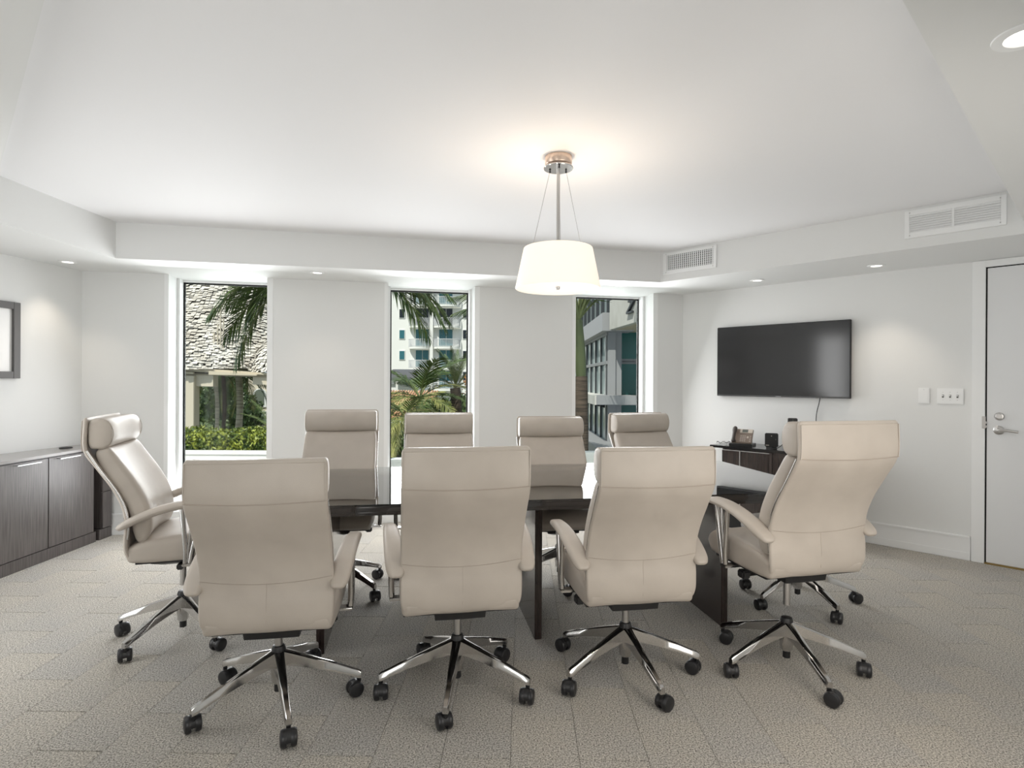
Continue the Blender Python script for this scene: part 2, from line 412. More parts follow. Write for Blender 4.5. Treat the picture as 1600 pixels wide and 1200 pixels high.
st = MB().box(-0.690, -0.668, -0.026, -0.016, 1.012, 1.104, MR, 0.002); st.box(-0.672, -0.661, -0.028, -0.004, 1.02, 1.035, MR); st.box(-0.672, -0.661, -0.028, -0.004, 1.05, 1.065, MR)
st.build('strike_plate', steel, door)

# ------------------------------------------------------------------ air grilles on the tray's right face
MT = frame(TH_R, 4.776)
def grille(name, label, a, b, z0, z1, ia, ib, iz0, iz1, vertical):
    root = thing(name, label, 'air vent', MT @ Vector(((a + b) / 2, 0, z0))); inv = Matrix.Translation(-root.location)
    M = inv @ MT; f = MB(); t = 0.012
    f.box(a, ia, 0 - t, 0, z0, z1, M, 0.002); f.box(ib, b, -t, 0, z0, z1, M, 0.002); f.box(ia, ib, -t, 0, iz1, z1, M, 0.002); f.box(ia, ib, -t, 0, z0, iz0, M, 0.002)
    f.build('frame', trimm, root)
    MB().box(ia, ib, -0.002, 0.0, iz0, iz1, M).build('duct_opening', darkgap, root)
    if vertical:
        nf = 23
        for k in range(nf):
            x = ia + (ib - ia) * (k + 0.5) / nf
            MB().box(-0.0045, 0.0045, -0.010, -0.003, iz0, iz1, M @ Matrix.Translation((x, 0, 0))).build('fin', trimm, root)
        hb = MB()
        for k in range(7):
            z = iz0 + (iz1 - iz0) * (k + 0.5) / 7; hb.box(ia, ib, -0.005, -0.002, z - 0.002, z + 0.002, M)
        hb.build('cross_bars', trimm, root)['kind'] = 'stuff'
    else:
        mid = (ia + ib) / 2 + 0.0
        MB().box(mid - 0.006, mid + 0.006, -0.014, 0, iz0, iz1, M).build('divider', trimm, root)
        nl = 8
        for k in range(nl):
            z = iz0 + (iz1 - iz0) * (k + 0.5) / nl
            for x0, x1 in ((ia, mid - 0.006), (mid + 0.006, ib)):
                Mk = M @ Matrix.Translation((0, -0.006, z)) @ Matrix.Rotation(R(-28), 4, 'X')
                MB().box(x0, x1, -0.0015, 0.0015, -0.0082, 0.0082, Mk).build('louvre', trimm, root)
    for x in (a + 0.03, b - 0.03):
        for z in ((z0 + iz0) / 2, (z1 + iz1) / 2): MB().lathe([(0.001, 0), (0.004, 0), (0.003, 0.002), (0.001, 0.002)], 8, M @ Matrix.Translation((x, -t, z)) @ Matrix.Rotation(R(90), 4, 'X')).build('screw', steel, root)
grille('supply_grille', 'small white supply grille with vertical fins near the tray corner', -2.908, -2.390, 2.338, 2.534, -2.869, -2.420, 2.374, 2.509, True)
grille('return_grille', 'wide white return grille with horizontal louvres above the door side', -1.014, -0.472, 2.346, 2.536, -0.986, -0.500, 2.383, 2.504, False)

# ------------------------------------------------------------------ recessed downlights
def downlight(label, x, y, r=0.055, e=6, warm=(1.0, 0.86, 0.70), first=[]):
    root = thing('recessed_downlight', label, 'ceiling light', (x, y, H_SOF))
    MB().lathe([(r * 0.62, -0.001), (r * 0.66, -0.006), (r, -0.004), (r * 1.02, 0.0)], 32, cap=False).build('trim_ring', trimm, root, 40)
    MB().lathe([(0.001, -0.0012), (r * 0.62, -0.0012)], 28, cap=False).build('lens', bulbm, root)
    light('downlight_lamp', 'SPOT', (0, 0, -0.02), e, warm, parent=root, spot_size=R(88), spot_blend=0.7, shadow_soft_size=0.04)
def P2(px, py, z):            # plan point read off the survey of the photograph
    k = (z - 1.35) / ((596.2 + 0.0052 * (px - 800) - 0.8 - py) / 913.5); return (px - 800 + 0.0052 * (py - 596)) / 913.5 * k, k
for lab, px, py, r, e in (('recessed downlight above the left cabinet and picture', 106, 409, 0.062, 9), ('recessed downlight over the pier right of the leftmost window', 496, 426, 0.060, 5),
                          ('unlit-looking recessed downlight above the rightmost window', 971, 446, 0.058, 3), ('recessed downlight above the television', 1183, 438, 0.060, 9),
                          ('recessed downlight between television and door', 1369, 415, 0.062, 12), ('large close recessed downlight at the upper right corner', 1602, 56, 0.072, 8)):
    x, y = P2(px, py, H_SOF); downlight(lab, x, y, r, e)

# ------------------------------------------------------------------ pendant lamp
pl = thing('pendant_lamp', 'pendant lamp with white drum shade hanging over the table', 'lamp', (0.243, 3.137, 1.845))
zc = H_CEIL - 1.845
MB().lathe([(0.001, zc - 0.045), (0.068, zc - 0.045), (0.072, zc - 0.04), (0.072, zc), (0.001, zc)], 40).build('canopy', mat('canopy_nickel', (0.70, 0.55, 0.45), 0.3, 1.0), pl, 40)
MB().lathe([(0.001, zc - 0.066), (0.078, zc - 0.066), (0.080, zc - 0.062), (0.078, zc - 0.057), (0.001, zc - 0.057)], 40).build('canopy_plate', chrome, pl, 40)
MB().tube([(0, 0, 0.16), (0, 0, zc - 0.06)], 0.0095, 16).build('stem', steel, pl, 60)
shb = MB(); shb.lathe([(0.2255, 0.0), (0.2285, 0.004), (0.1845, 0.215), (0.1815, 0.218), (0.1800, 0.214), (0.2235, 0.004), (0.2255, 0.0)], 64, cap=False)
shb.build('lamp_shade', shadem, pl, 60)
MB().lathe([(0.001, 0.012), (0.2215, 0.012), (0.2215, 0.016), (0.001, 0.016)], 48).build('diffuser', diffm, pl, 40)
MB().lathe([(0.001, -0.004), (0.009, -0.003), (0.012, 0.004), (0.012, 0.012), (0.001, 0.012)], 20).build('finial', steel, pl, 40)
for a in (150, 30, 270):
    c_, s_ = math.cos(R(a)), math.sin(R(a))
    MB().tube([(0.05 * c_, 0.05 * s_, zc - 0.066), (0.165 * c_, 0.165 * s_, 0.2)], 0.0012, 6).build('suspension_wire', steel, pl, 60)
    MB().lathe([(0.001, 0), (0.005, 0), (0.006, 0.006), (0.003, 0.012), (0.001, 0.012)], 12, Matrix.Translation((0.05 * c_, 0.05 * s_, zc - 0.078))).build('wire_clamp', blackp, pl, 40)
ca = MB()
for k in range(3):
    a = R(30 + 120 * k); ca.box(0, 0.181, -0.003, 0.003, 0.195, 0.200, Matrix.Rotation(a, 4, 'Z'))
ca.build('spider', steel, pl)
light('pendant_bulb', 'POINT', (0, 0, 0.13), 5, (1.0, 0.84, 0.68), parent=pl, shadow_soft_size=0.05)
light('pendant_uplight', 'SPOT', (0, 0, 0.225), 1.1, (1.0, 0.80, 0.64), rot=(R(180), 0, 0), parent=pl, spot_size=R(120), spot_blend=0.9, shadow_soft_size=0.12)
light('pendant_downlight', 'SPOT', (0, 0, 0.0), 10, (1.0, 0.86, 0.72), parent=pl, spot_size=R(150), spot_blend=0.8, shadow_soft_size=0.15)

# ------------------------------------------------------------------ conference table
TA = R(9.5)
tb = thing('conference_table', 'long dark glossy conference table with glass top', 'table', (0.15, 3.53, 0), TA)
hl, hw = 1.535, 0.615
MB().box(-hl, hl, -hw, hw, 0.726, 0.752, bev=0.006).build('table_top', tabwood, tb)
MB().box(-hl + 0.008, hl - 0.008, -hw + 0.008, hw - 0.008, 0.706, 0.7245, bev=0.004).build('top_underlayer', tabwood, tb)
MB().box(-hl + 0.002, hl - 0.002, -hw + 0.002, hw - 0.002, 0.7524, 0.7604, bev=0.001).build('glass_sheet', tabglass, tb)
for x in (-1.18, -0.085, 0.965):
    MB().box(x - 0.019, x + 0.019, -0.47, 0.47, 0.0, 0.706, bev=0.003).build('leg_panel', wood, tb)
cabb = MB().tube(smoothpath([(0.98, -0.1, 0.70), (1.0, -0.11, 0.66), (1.035, -0.14, 0.62), (1.04, -0.14, 0.60)]), 0.003, 6); cabb.box(1.03, 1.05, -0.155, -0.125, 0.55, 0.60)
cabb.build('data_cable', blackp, tb)

# ------------------------------------------------------------------ office chair
OUT = [(0.386, 1.095), (0.386, 0.945), (0.330, 0.85), (0.268, 0.755), (0.228, 0.667), (0.214, 0.586), (0.219, 0.515), (0.216, 0.450), (0.190, 0.404), (0.130, 0.386), (0.0, 0.388), (-0.14, 0.396)]
LEG_R = 0.325
def make_chair():
    root = thing('office_chair', 'x', 'chair')
    TS = 0.020
    # outer shell; path given by its outside face
    path = []
    for i, (d, z) in enumerate(OUT):
        a = OUT[max(i - 1, 0)]; b = OUT[min(i + 1, len(OUT) - 1)]
        t = Vector((-(b[0] - a[0]), b[1] - a[1])).normalized(); inn_ = Vector((-t.y, t.x))   # points to the sitter's side
        wd = 0.492 if z > 0.60 else {0.450: 0.492, 0.404: 0.470, 0.386: 0.430, 0.388: 0.42, 0.396: 0.42}.get(z, 0.497)
        path.append((-d + inn_.x * TS / 2, z + inn_.y * TS / 2, wd, TS))
    # small rounding at the top edge
    top = path[0]; path = [(top[0], top[1] + 0.004, 0.468, 0.010), (top[0], top[1] - 0.006, 0.486, 0.018)] + [(top[0], top[1] - 0.03, 0.492, TS)] + path[1:]
    last = path[-1]; path = path[:-1] + [(last[0], last[1], 0.42, TS)]
    mb = MB(); slab_sweep(mb, path, 4, bow=0.010); sh = mb.build('back_shell', leather, root, 60)
    # seams on the shell
    def on_shell(x, z):           # outside face point
        pr = smoothpath(OUT[:8], 6); 
        for a, b in zip(pr, pr[1:]):
            if (a[1] - z) * (b[1] - z) <= 0 and a[1] != b[1]:
                t = (z - a[1]) / (b[1] - a[1]); d = a[0] + (b[0] - a[0]) * t
                return Vector((x, -d + 0.010 * (x / 0.246) ** 2 * 0.9 - 0.0002, z))
        return Vector((x, -pr[-1][0], z))
    for nm, zf, r in (('headrest_seam', lambda x: 0.938 + 0.008 * (x / 0.25) ** 2, 0.0022), ('waist_stitch', lambda x: 0.598 + 0.020 * (x / 0.25) ** 2, 0.0011)):
        MB().tube([on_shell(x, zf(x)) for x in [(-0.243 + 0.486 * k / 16) for k in range(17)]], r, 6).build(nm, seamm, sh, 60)
    MB().tube([on_shell(0.0, 0.598 - 0.155 * k / 8) for k in range(9)], 0.0009, 6).build('centre_stitch', seamm, sh, 60)
    pipe = MB()
    for s in (-1, 1): pipe.tube([on_shell(s * 0.240, z) for z in [1.085 - 0.14 * k / 6 for k in range(7)]], 0.0022, 6)
    pipe.tube([Vector((x, -0.3845 + 0.009 * (x / 0.246) ** 2, 1.086)) for x in [(-0.236 + 0.472 * k / 10) for k in range(11)]], 0.0022, 6)
    pipe.build('headrest_piping', leather, sh, 60)
    # cushions
    mb = MB(); slab_sweep(mb, [(-0.322, 0.948, 0.44, 0.030), (-0.312, 0.925, 0.468, 0.070), (-0.270, 0.85, 0.476, 0.088), (-0.212, 0.76, 0.478, 0.092), (-0.168, 0.67, 0.478, 0.094),
                               (-0.152, 0.60, 0.476, 0.092), (-0.150, 0.545, 0.470, 0.080), (-0.156, 0.505, 0.45, 0.045), (-0.160, 0.492, 0.42, 0.015)], 4, bow=0.018, cr=0.62)
    mb.build('back_cushion', leather, root, 60)
    # headrest roll: an oval bolster lying across
    mb = MB(); rings = []
    for x, k in ((-0.238, 0.80), (-0.235, 0.93), (-0.224, 1.0), (-0.12, 1.0), (0, 1.0), (0.12, 1.0), (0.224, 1.0), (0.235, 0.93), (0.238, 0.80)):
        ring = []
        for a in range(28):
            an = 2 * math.pi * a / 28; cy, cz = math.cos(an), math.sin(an)
            py = 0.051 * (abs(cy) ** (0.85 if cy > 0 else 0.35)) * (1 if cy > 0 else -1); pz = 0.072 * (abs(cz) ** 0.85) * (1 if cz > 0 else -1)
            if cy < 0: pz = 0.072 * (abs(cz) ** 0.5) * (1 if cz > 0 else -1)
            ring.append(Vector((x, -0.317 + py * k + 0.012 * (x / 0.246) ** 2, 1.022 + pz * k)))
        rings.append(ring)
    mb.loft(rings); hr = mb.build('headrest', leather, root, 50)
    for s in (-1, 1):
        pp = MB(); pp.tube([Vector((s * 0.231, -0.304 + 0.050 * math.cos(t), 1.022 + 0.070 * math.sin(t))) for t in [2 * math.pi * k / 24 for k in range(25)]], 0.0018, 5)
        pp.build('bolster_piping', leather, hr, 60)
    # seat
    mb = MB(); slab_sweep(mb, [(-0.205, 0.432, 0.44, 0.03), (-0.190, 0.436, 0.478, 0.070), (-0.13, 0.448, 0.492, 0.108), (-0.02, 0.457, 0.500, 0.126), (0.12, 0.463, 0.505, 0.132), (0.22, 0.459, 0.502, 0.120),
                               (0.265, 0.440, 0.49, 0.085), (0.285, 0.425, 0.46, 0.045), (0.290, 0.420, 0.42, 0.012)], 4, bow=-0.006, cr=0.5)
    st_ = mb.build('seat', leather, root, 60)
    for s in (-1, 1):
        sp = MB(); sp.tube([(s * 0.236, y, z) for y, z in ((-0.13, 0.492), (-0.05, 0.505), (0.03, 0.512), (0.12, 0.516), (0.2, 0.509), (0.25, 0.486))], 0.0022, 6)
        sp.build('seat_piping', leather, st_, 60)
    MB().prism([(-0.235, -0.16), (0.235, -0.16), (0.235, 0.22), (-0.235, 0.22)], 0.388, 0.408).build('seat_pan', blackp, root)
    # chrome strips between shell and cushion
    for s in (-1, 1):
        mb = MB(); Mx = Matrix.Translation((s * 0.243, 0.016, 0))
        pr = smoothpath(OUT[1:7], 3); slab_sweep(mb, [(-d, z, 0.009, 0.011) for d, z in pr], 1, M=Mx @ Matrix.Translation((0, 0.012, 0)), nx=2)
        mb.build('side_rail', chrome, root, 50)
    # arms
    for s in (-1, 1):
        mb = MB(); xo = s * 0.288
        slab_sweep(mb, [(-0.226, 0.572, 0.030, 0.012), (-0.218, 0.578, 0.056, 0.026), (-0.19, 0.594, 0.074, 0.036), (-0.13, 0.623, 0.080, 0.038), (-0.05, 0.654, 0.078, 0.038), (0.04, 0.675, 0.072, 0.038),
                        (0.12, 0.682, 0.064, 0.036), (0.155, 0.680, 0.056, 0.030), (0.166, 0.678, 0.04, 0.016)], 4, M=Matrix(((1, s * 0.085, 0, xo - s * 0.004), (0, 1, 0, 0), (0, 0, 1, 0), (0, 0, 0, 1))), nx=4)
        mb.build('armrest', leather, root, 60)
        mb = MB()
        def bar(pts, wd=0.020, th=0.024):
            rings = []
            for i, p in enumerate(pts):
                a = Vector(pts[max(i - 1, 0)]); b = Vector(pts[min(i + 1, len(pts) - 1)]); t = (b - a).normalized(); x = Vector((1, 0, 0)) if abs(t.x) < 0.7 else Vector((0, 0, 1))
                y = t.cross(x).normalized(); x = y.cross(t).normalized(); c = Vector(p); rr = []
                for k in range(12):
                    an = 2 * math.pi * k / 12; rr.append(c + x * (math.cos(an) * wd / 1.6) + y * (math.sin(an) * th / 2))
                rings.append(rr)
            mb.loft(rings)
        bar([(xo, 0.140, 0.668), (xo, 0.118, 0.56), (xo, 0.094, 0.44), (xo - s * 0.002, 0.086, 0.392)])
        bar([(xo, 0.050, 0.662), (xo, 0.058, 0.56), (xo, 0.066, 0.45), (xo - s * 0.002, 0.066, 0.392)])
        bar([(xo, 0.098, 0.665), (xo, 0.088, 0.56), (xo, 0.078, 0.45), (xo, 0.076, 0.40)], 0.012, 0.012)
        mb.box(min(xo + s * 0.008, s * 0.14), max(xo + s * 0.008, s * 0.14), 0.050, 0.098, 0.376, 0.388, bev=0.003)
        mb.build('arm_support', chrome, root, 50)
    # mechanism
    mb = MB(); mb.loft([[Vector((x * 0.11, y * 0.13, 0.392)) for x, y in ((-1, -1), (1, -1), (1, 1), (-1, 1))], [Vector((x * 0.105, y * 0.125, 0.350)) for x, y in ((-1, -1), (1, -1), (1, 1), (-1, 1))],
                        [Vector((x * 0.06, y * 0.08, 0.330)) for x, y in ((-1, -1), (1, -1), (1, 1), (-1, 1))]])
    me_ = mb.build('tilt_mechanism', blackp, root)
    MB().tube([(0.09, 0.03, 0.362), (0.20, 0.03, 0.360), (0.215, 0.03, 0.358)], [0.006, 0.006, 0.004], 8).box(0.17, 0.235, 0.015, 0.045, 0.345, 0.372, bev=0.005).build('tilt_lever', blackp, me_)
    MB().box(-0.235, -0.195, 0.0, 0.05, 0.335, 0.372, bev=0.006).tube([(-0.09, 0.03, 0.36), (-0.2, 0.03, 0.357)], 0.006, 8).build('height_lever', blackp, me_)
    MB().lathe([(0.016, 0.20), (0.016, 0.345), (0.014, 0.45 - 0.06)], 20).build('gas_column', steel, root, 40)
    # base (rotates on its own)
    hb = MB().lathe([(0.020, 0.078), (0.026, 0.085), (0.031, 0.13), (0.033, 0.165), (0.032, 0.200), (0.026, 0.210), (0.015, 0.212)], 28).build('base_hub', chrome, root, 40)
    MB().lathe([(0.015, 0.044), (0.017, 0.046), (0.017, 0.08)], 20).build('column_end', blackp, hb, 40)
    MB().lathe([(0.024, 0.196), (0.030, 0.200), (0.028, 0.222), (0.024, 0.234), (0.018, 0.236)], 24).build('column_collar', blackp, hb, 40)
    prof = [(0.018, 0.218, 0.156, 0.026), (0.05, 0.207, 0.151, 0.022), (0.10, 0.190, 0.142, 0.020), (0.17, 0.165, 0.125, 0.018), (0.24, 0.139, 0.105, 0.016), (0.30, 0.115, 0.085, 0.015), (0.326, 0.106, 0.074, 0.014), (0.338, 0.098, 0.072, 0.012)]
    lg = MB(); rings = []
    for r, zt, zb, hwid in prof:
        rings.append([Vector((r, hwid * 0.55, zt)), Vector((r, hwid * 0.80, zt - 0.004)), Vector((r, hwid, zb + 0.002)), Vector((r, hwid * 0.7, zb)), Vector((r, -hwid * 0.7, zb)), Vector((r, -hwid, zb + 0.002)), Vector((r, -hwid * 0.80, zt - 0.004)), Vector((r, -hwid * 0.55, zt))])
    lg.loft(rings)
    legme = lg.build('base_leg', chrome, hb, 40)
    legs = [legme]
    for k in range(1, 5):
        o = legme.copy(); col.objects.link(o); o.rotation_euler = (0, 0, 2 * math.pi * k / 5); legs.append(o)
    cs = MB().lathe([(0.006, 0.076), (0.009, 0.073), (0.009, 0.055), (0.006, 0.05)], 12)
    hood = []
    for x in (-0.010, 0.010):
        ring = [Vector((x, 0.018 + 0.030 * math.cos(a), 0.033 + 0.033 * math.sin(a))) for a in [R(-10 + 200 * k / 12) for k in range(13)]]
        ring += [Vector((x, 0.018 - 0.012, 0.026)), Vector((x, 0.018 + 0.012, 0.026))]; hood.append(ring)
    cs.loft(hood)
    cst = cs.build('caster', blackp, root, 40)
    wh = MB(); wh.lathe([(0.001, 0.008), (0.031, 0.008), (0.0325, 0.012), (0.0325, 0.022), (0.029, 0.028), (0.018, 0.031), (0.001, 0.032)], 28, Matrix.Translation((0, 0.018, 0.0325)) @ Matrix.Rotation(R(90), 4, 'Y'))
    w1 = wh.build('wheel', wheelm, cst, 40); w2 = w1.copy(); col.objects.link(w2); w2.rotation_euler = (0, 0, 0)
    w2.data = w1.data; w2.scale = (-1, 1, 1)
    cst.location = (LEG_R + 0.004, 0, 0); casters = [cst]
    for k in range(1, 5):
        c = cst.copy(); col.objects.link(c); casters.append(c)
        for q in (w1, w2):
            q2 = q.copy(); col.objects.link(q2); q2.parent = c
    return root
FIXED = ('base_hub', 'caster')
def kind(o): return o.name.split('.')[0]
def copy_tree(o, parent=None):
    c = o.copy(); col.objects.link(c); c.parent = parent
    for ch in list(o.children): copy_tree(ch, c)
    return c
def pose_chair(o, x, y, phi, lift, base_deg, label, group=None):
    rz = -R(phi); o.location = (x, y, 0); o.rotation_euler = (0, 0, rz); o['label'] = label
    if group: o['group'] = group
    i = 0; g = rng
    for ch in o.children:
        kd = kind(ch)
        if kd == 'base_hub': ch.rotation_euler = (0, 0, R(base_deg) - rz)
        elif kd == 'caster':
            a = R(base_deg) - rz + 2 * math.pi * i / 5; i += 1
            ch.location = ((LEG_R + 0.004) * math.cos(a), (LEG_R + 0.004) * math.sin(a), 0); ch.rotation_euler = (0, 0, g.uniform(0, 6.28))
        else: ch.location.z = lift
proto = make_chair()
bpy.context.view_layer.update()
G = 'beige leather office chairs around the conference table'
CH = [
 (-0.976, 2.459, -9.7, -0.034, 9.8, 'leftmost of the four chairs seen from behind, closest to the camera, beige leather'),
 (-0.235, 2.577, -10.6, 0.0, 51.5, 'beige leather chair seen squarely from behind, second from left in the near row'),
 (0.532, 2.713, -9.0, -0.011, 69.6, 'beige leather chair seen from behind, right of the table leg panel, left armrest showing'),
 (1.312, 2.780, -13.5, 0.094, 58.2, 'tallest raised beige chair at the right of the near row, steel column showing'),
 (-1.732, 3.090, 72, 0.066, 36.2, 'beige chair in side view at the left end of the table beside the dark cabinet'),
 (1.772, 3.615, -78, -0.035, 65.8, 'beige chair at the right end of the table, mostly hidden behind the raised chair'),
 (-1.130, 3.745, 171, 0.045, 44, 'far-side beige chair facing camera in front of the pier right of the leftmost window'),
 (-0.470, 3.875, 171, 0.020, 20, 'far-side beige chair facing camera in front of the middle window'),
 (0.330, 4.005, 172, -0.010, 62, 'far-side beige chair facing camera in front of the pier below the pendant lamp'),
 (1.105, 4.225, 158, 0.010, 30, 'far-side beige chair facing camera in front of the rightmost window'),
]
chairs = [proto] + [copy_tree(proto) for _ in CH[1:]]
for o, (x, y, ph, lift, bd, lab) in zip(chairs, CH): pose_chair(o, x, y, ph, lift, bd, lab, G)

# ------------------------------------------------------------------ left credenza
def Lx(y): return -3.69 + (y - 5.014) * (0.10 / 0.644)     # x of the left wall at depth y
FX = -3.437
cr = thing('credenza', 'long dark grey-brown credenza along the left wall', 'cabinet', (FX, 4.3, 0))
M = Matrix.Translation((-FX, -4.3, 0)); y_end = 5.055
body = MB(); yb = 3.375
body.prism([(FX - 0.02, yb), (FX - 0.02, 4.815), (Lx(4.815) + 0.01, 4.815), (Lx(yb) + 0.01, yb)], 0.09, 0.765, M)
body.prism([(FX - 0.02, 4.915), (FX - 0.02, 5.035), (Lx(4.96) + 0.012, 4.965), (Lx(4.915) + 0.01, 4.915)], 0.09, 0.765, M)
body.build('body', woodg, cr)
MB().prism([(FX - 0.10, 4.815), (FX - 0.10, 4.915), (Lx(4.915) + 0.01, 4.915), (Lx(4.815) + 0.01, 4.815)], 0.02, 0.765, M).build('cable_recess', darkgap, cr)
kb = MB(); kb.prism([(FX - 0.006, yb), (FX - 0.006, 4.845), (Lx(4.845) + 0.01, 4.845), (Lx(yb) + 0.01, yb)], 0.0, 0.086, M); kb.prism([(FX - 0.006, 4.885), (FX - 0.006, 5.035), (Lx(4.96) + 0.012, 4.965), (Lx(4.885) + 0.01, 4.885)], 0.0, 0.086, M)
kb.build('plinth', woodg, cr)
tp = MB(); tp.prism([(FX + 0.012, yb), (FX + 0.012, 5.040), (Lx(5.0) + 0.012, 4.975), (Lx(yb) + 0.005, yb)], 0.770, 0.789, M); tp.build('counter_top', ctop, cr)
for a, b, nm in ((3.38, 3.860, 'door'), (3.865, 4.337, 'door'), (4.343, 4.812, 'door')):
    d = MB().box(FX - 0.018, FX, a, b, 0.092, 0.758, M, 0.002).build('door', woodg, cr)
    hy = a + 0.045 if b < 4.7 and a > 3.8 else a + 0.045
    hy0 = {3.865: 4.035, 4.343: 4.420}.get(a, a + 0.15)
    MB().box(FX - 0.001, FX + 0.030, hy0, hy0 + 0.205, 0.744, 0.749, M, 0.0015).box(FX + 0.026, FX + 0.030, hy0, hy0 + 0.205, 0.741, 0.749, M).build('pull_handle', alum, d)
for z0, z1 in ((0.092, 0.395), (0.400, 0.575), (0.580, 0.758)):
    MB().box(FX - 0.018, FX, 4.917, 5.030, z0, z1, M, 0.002).build('drawer_front', woodg, cr)
gr = MB().lathe([(0.001, 0.789), (0.045, 0.789), (0.045, 0.796), (0.036, 0.800), (0.001, 0.800)], 28, M @ Matrix.Translation((-3.600, 4.72, 0))).build('cable_grommet', blackp, cr, 40)

# ------------------------------------------------------------------ picture on the left wall
ax = (Vector((Lx(3.9), 3.9)) - Vector((Lx(4.6), 4.6))).normalized()
pt_ = Vector((Lx(4.46), 4.46)); pn = Vector((-ax.y, ax.x)) if -ax.y > 0 else Vector((ax.y, -ax.x))
Mp = Matrix(((-ax.x, -pn.x, 0, pt_.x), (-ax.y, -pn.y, 0, pt_.y), (0, 0, 1, 0), (0, 0, 0, 1)))
pf = thing('framed_picture', 'wide dark-grey frame around a pale mat on the left wall', 'picture', (pt_.x, pt_.y, 1.64)); Mi = Matrix.Translation((-pt_.x, -pt_.y, -1.64))
f = MB(); zb_, zt_ = 1.350, 1.925; fw = 0.052
f.box(-fw, 0, -0.032, -0.002, zb_, zt_, Mi @ Mp, 0.002); f.box(-1.0, -1.0 + fw, -0.032, -0.002, zb_, zt_, Mi @ Mp, 0.002)
f.box(-1.0 + fw, -fw, -0.032, -0.002, zt_ - fw, zt_, Mi @ Mp, 0.002); f.box(-1.0 + fw, -fw, -0.032, -0.002, zb_, zb_ + fw, Mi @ Mp, 0.002)
f.build('frame', framem, pf)
MB().box(-1.0 + fw, -fw, -0.012, -0.004, zb_ + fw, zt_ - fw, Mi @ Mp).build('mat_board', paperm, pf)

# ------------------------------------------------------------------ television on the right wall
tv = thing('television', 'large flat black television on the right wall', 'television', MR @ Vector((-2.174, -0.05, 1.22)))
Mi = Matrix.Translation(-tv.location); Mv = Mi @ MR
MB().box(-2.778, -1.572, -0.050, -0.020, 1.213, 1.895, Mv, 0.004).build('casing', blackp, tv)
MB().box(-2.772, -1.578, -0.0515, -0.050, 1.228, 1.889, Mv).build('screen', screenm, tv)
MB().box(-2.772, -1.578, -0.0525, -0.0495, 1.2145, 1.2265, Mv).build('lower_bezel', mat('bezel_grey', (0.06, 0.06, 0.062), 0.3), tv)
MB().box(-2.45, -1.9, -0.021, -0.001, 1.40, 1.75, Mv).build('wall_mount', blackp, tv)
MB().box(-2.20, -2.15, -0.0532, -0.0525, 1.217, 1.222, Mv).build('maker_badge', mat('badge_silver', (0.35, 0.35, 0.36), 0.3, 0.6), tv)
ccp = [MR @ Vector(p) for p in smoothpath([(-1.822, -0.022, 1.22), (-1.83, -0.03, 1.16), (-1.85, -0.018, 1.09), (-1.858, -0.014, 1.01), (-1.85, -0.02, 0.90), (-1.84, -0.03, 0.78)])]
cd = tag(MB().tube(ccp, 0.0035, 8).build('power_cable', blackp, None, 60), 'thin black cable hanging down the wall from the television', 'cable')

# switch plates
def plate(name, label, s0, s1, z0, z1, n_):
    root = thing(name, label, 'wall plate' if n_ == 0 else 'light switch', MR @ Vector(((s0 + s1) / 2, 0, z0))); Mq = Matrix.Translation(-root.location) @ MR
    MB().box(s0, s1, -0.007, -0.0005, z0, z1, Mq, 0.003).build('face_plate', trimm, root)
    zc_ = (z0 + z1) / 2
    if n_ == 0:
        MB().box(s0 + 0.010, s1 - 0.010, -0.0085, -0.0065, z0 + 0.012, z1 - 0.012, Mq, 0.001).build('cover_insert', trimm, root)
    for i in range(n_):
        x = (s0 + s1) / 2 + (i - (n_ - 1) / 2) * 0.046
        MB().box(x - 0.006, x + 0.006, -0.0078, -0.0066, zc_ - 0.012, zc_ + 0.012, Mq).build('toggle_slot', mat('slot_grey', (0.14, 0.14, 0.13), 0.6) if 'slot_grey' not in MATS else MATS['slot_grey'], root)
        MB().box(x - 0.004, x + 0.004, -0.020, -0.0075, zc_ + 0.000, zc_ + 0.009, Mq, 0.001).build('toggle', trimm, root)
    xs = [(s0 + s1) / 2] if n_ == 0 else [(s0 + s1) / 2 + (i - (n_ - 1) / 2) * 0.046 for i in range(n_)]
    for x in xs:
        for dz in (-0.03, 0.03) if n_ else (0.047,): MB().lathe([(0.001, 0), (0.0028, 0), (0.002, 0.0012), (0.001, 0.0012)], 8, Mq @ Matrix.Translation((x, -0.0086 if n_ == 0 else -0.007, zc_ + dz)) @ Matrix.Rotation(R(90), 4, 'X')).build('screw', alum, root)
plate('blank_plate', 'blank white single wall plate left of the three switches', -1.095, -1.018, 1.190, 1.314, 0)
plate('switch_plate', 'white wall plate with three toggle switches beside the door', -0.972, -0.802, 1.188, 1.311, 3)

# ------------------------------------------------------------------ console below the television
KO = 5.18
MK = frame(TH_R, KO)
co_ = thing('media_console', 'dark espresso console under the television on the right wall', 'cabinet', MK @ Vector((-1.98, 0.2, 0))); Mi = Matrix.Translation(-co_.location); Mk = Mi @ MK
MB().box(-2.535, -1.56, 0.02, 0.43, 0.16, 0.735, Mk).build('body', wood, co_)
MB().box(-2.652, -1.52, 0.0, 0.435, 0.738, 0.760, Mk, 0.002).build('console_top', blackg, co_)
for a, b in ((-2.533, -2.37), (-2.358, -2.10), (-2.075, -1.80), (-1.785, -1.565)):
    MB().box(a, b, 0.004, 0.02, 0.165, 0.722, Mk, 0.002).build('door', wood, co_)
al = MB()
for a, b in ((-2.533, -2.37), (-2.358, -2.10)): al.box(a, b, 0.001, 0.006, 0.722, 0.728, Mk)
al.box(-2.368, -2.360, 0.001, 0.01, 0.165, 0.728, Mk)
al.build('aluminium_edge', alum, co_)
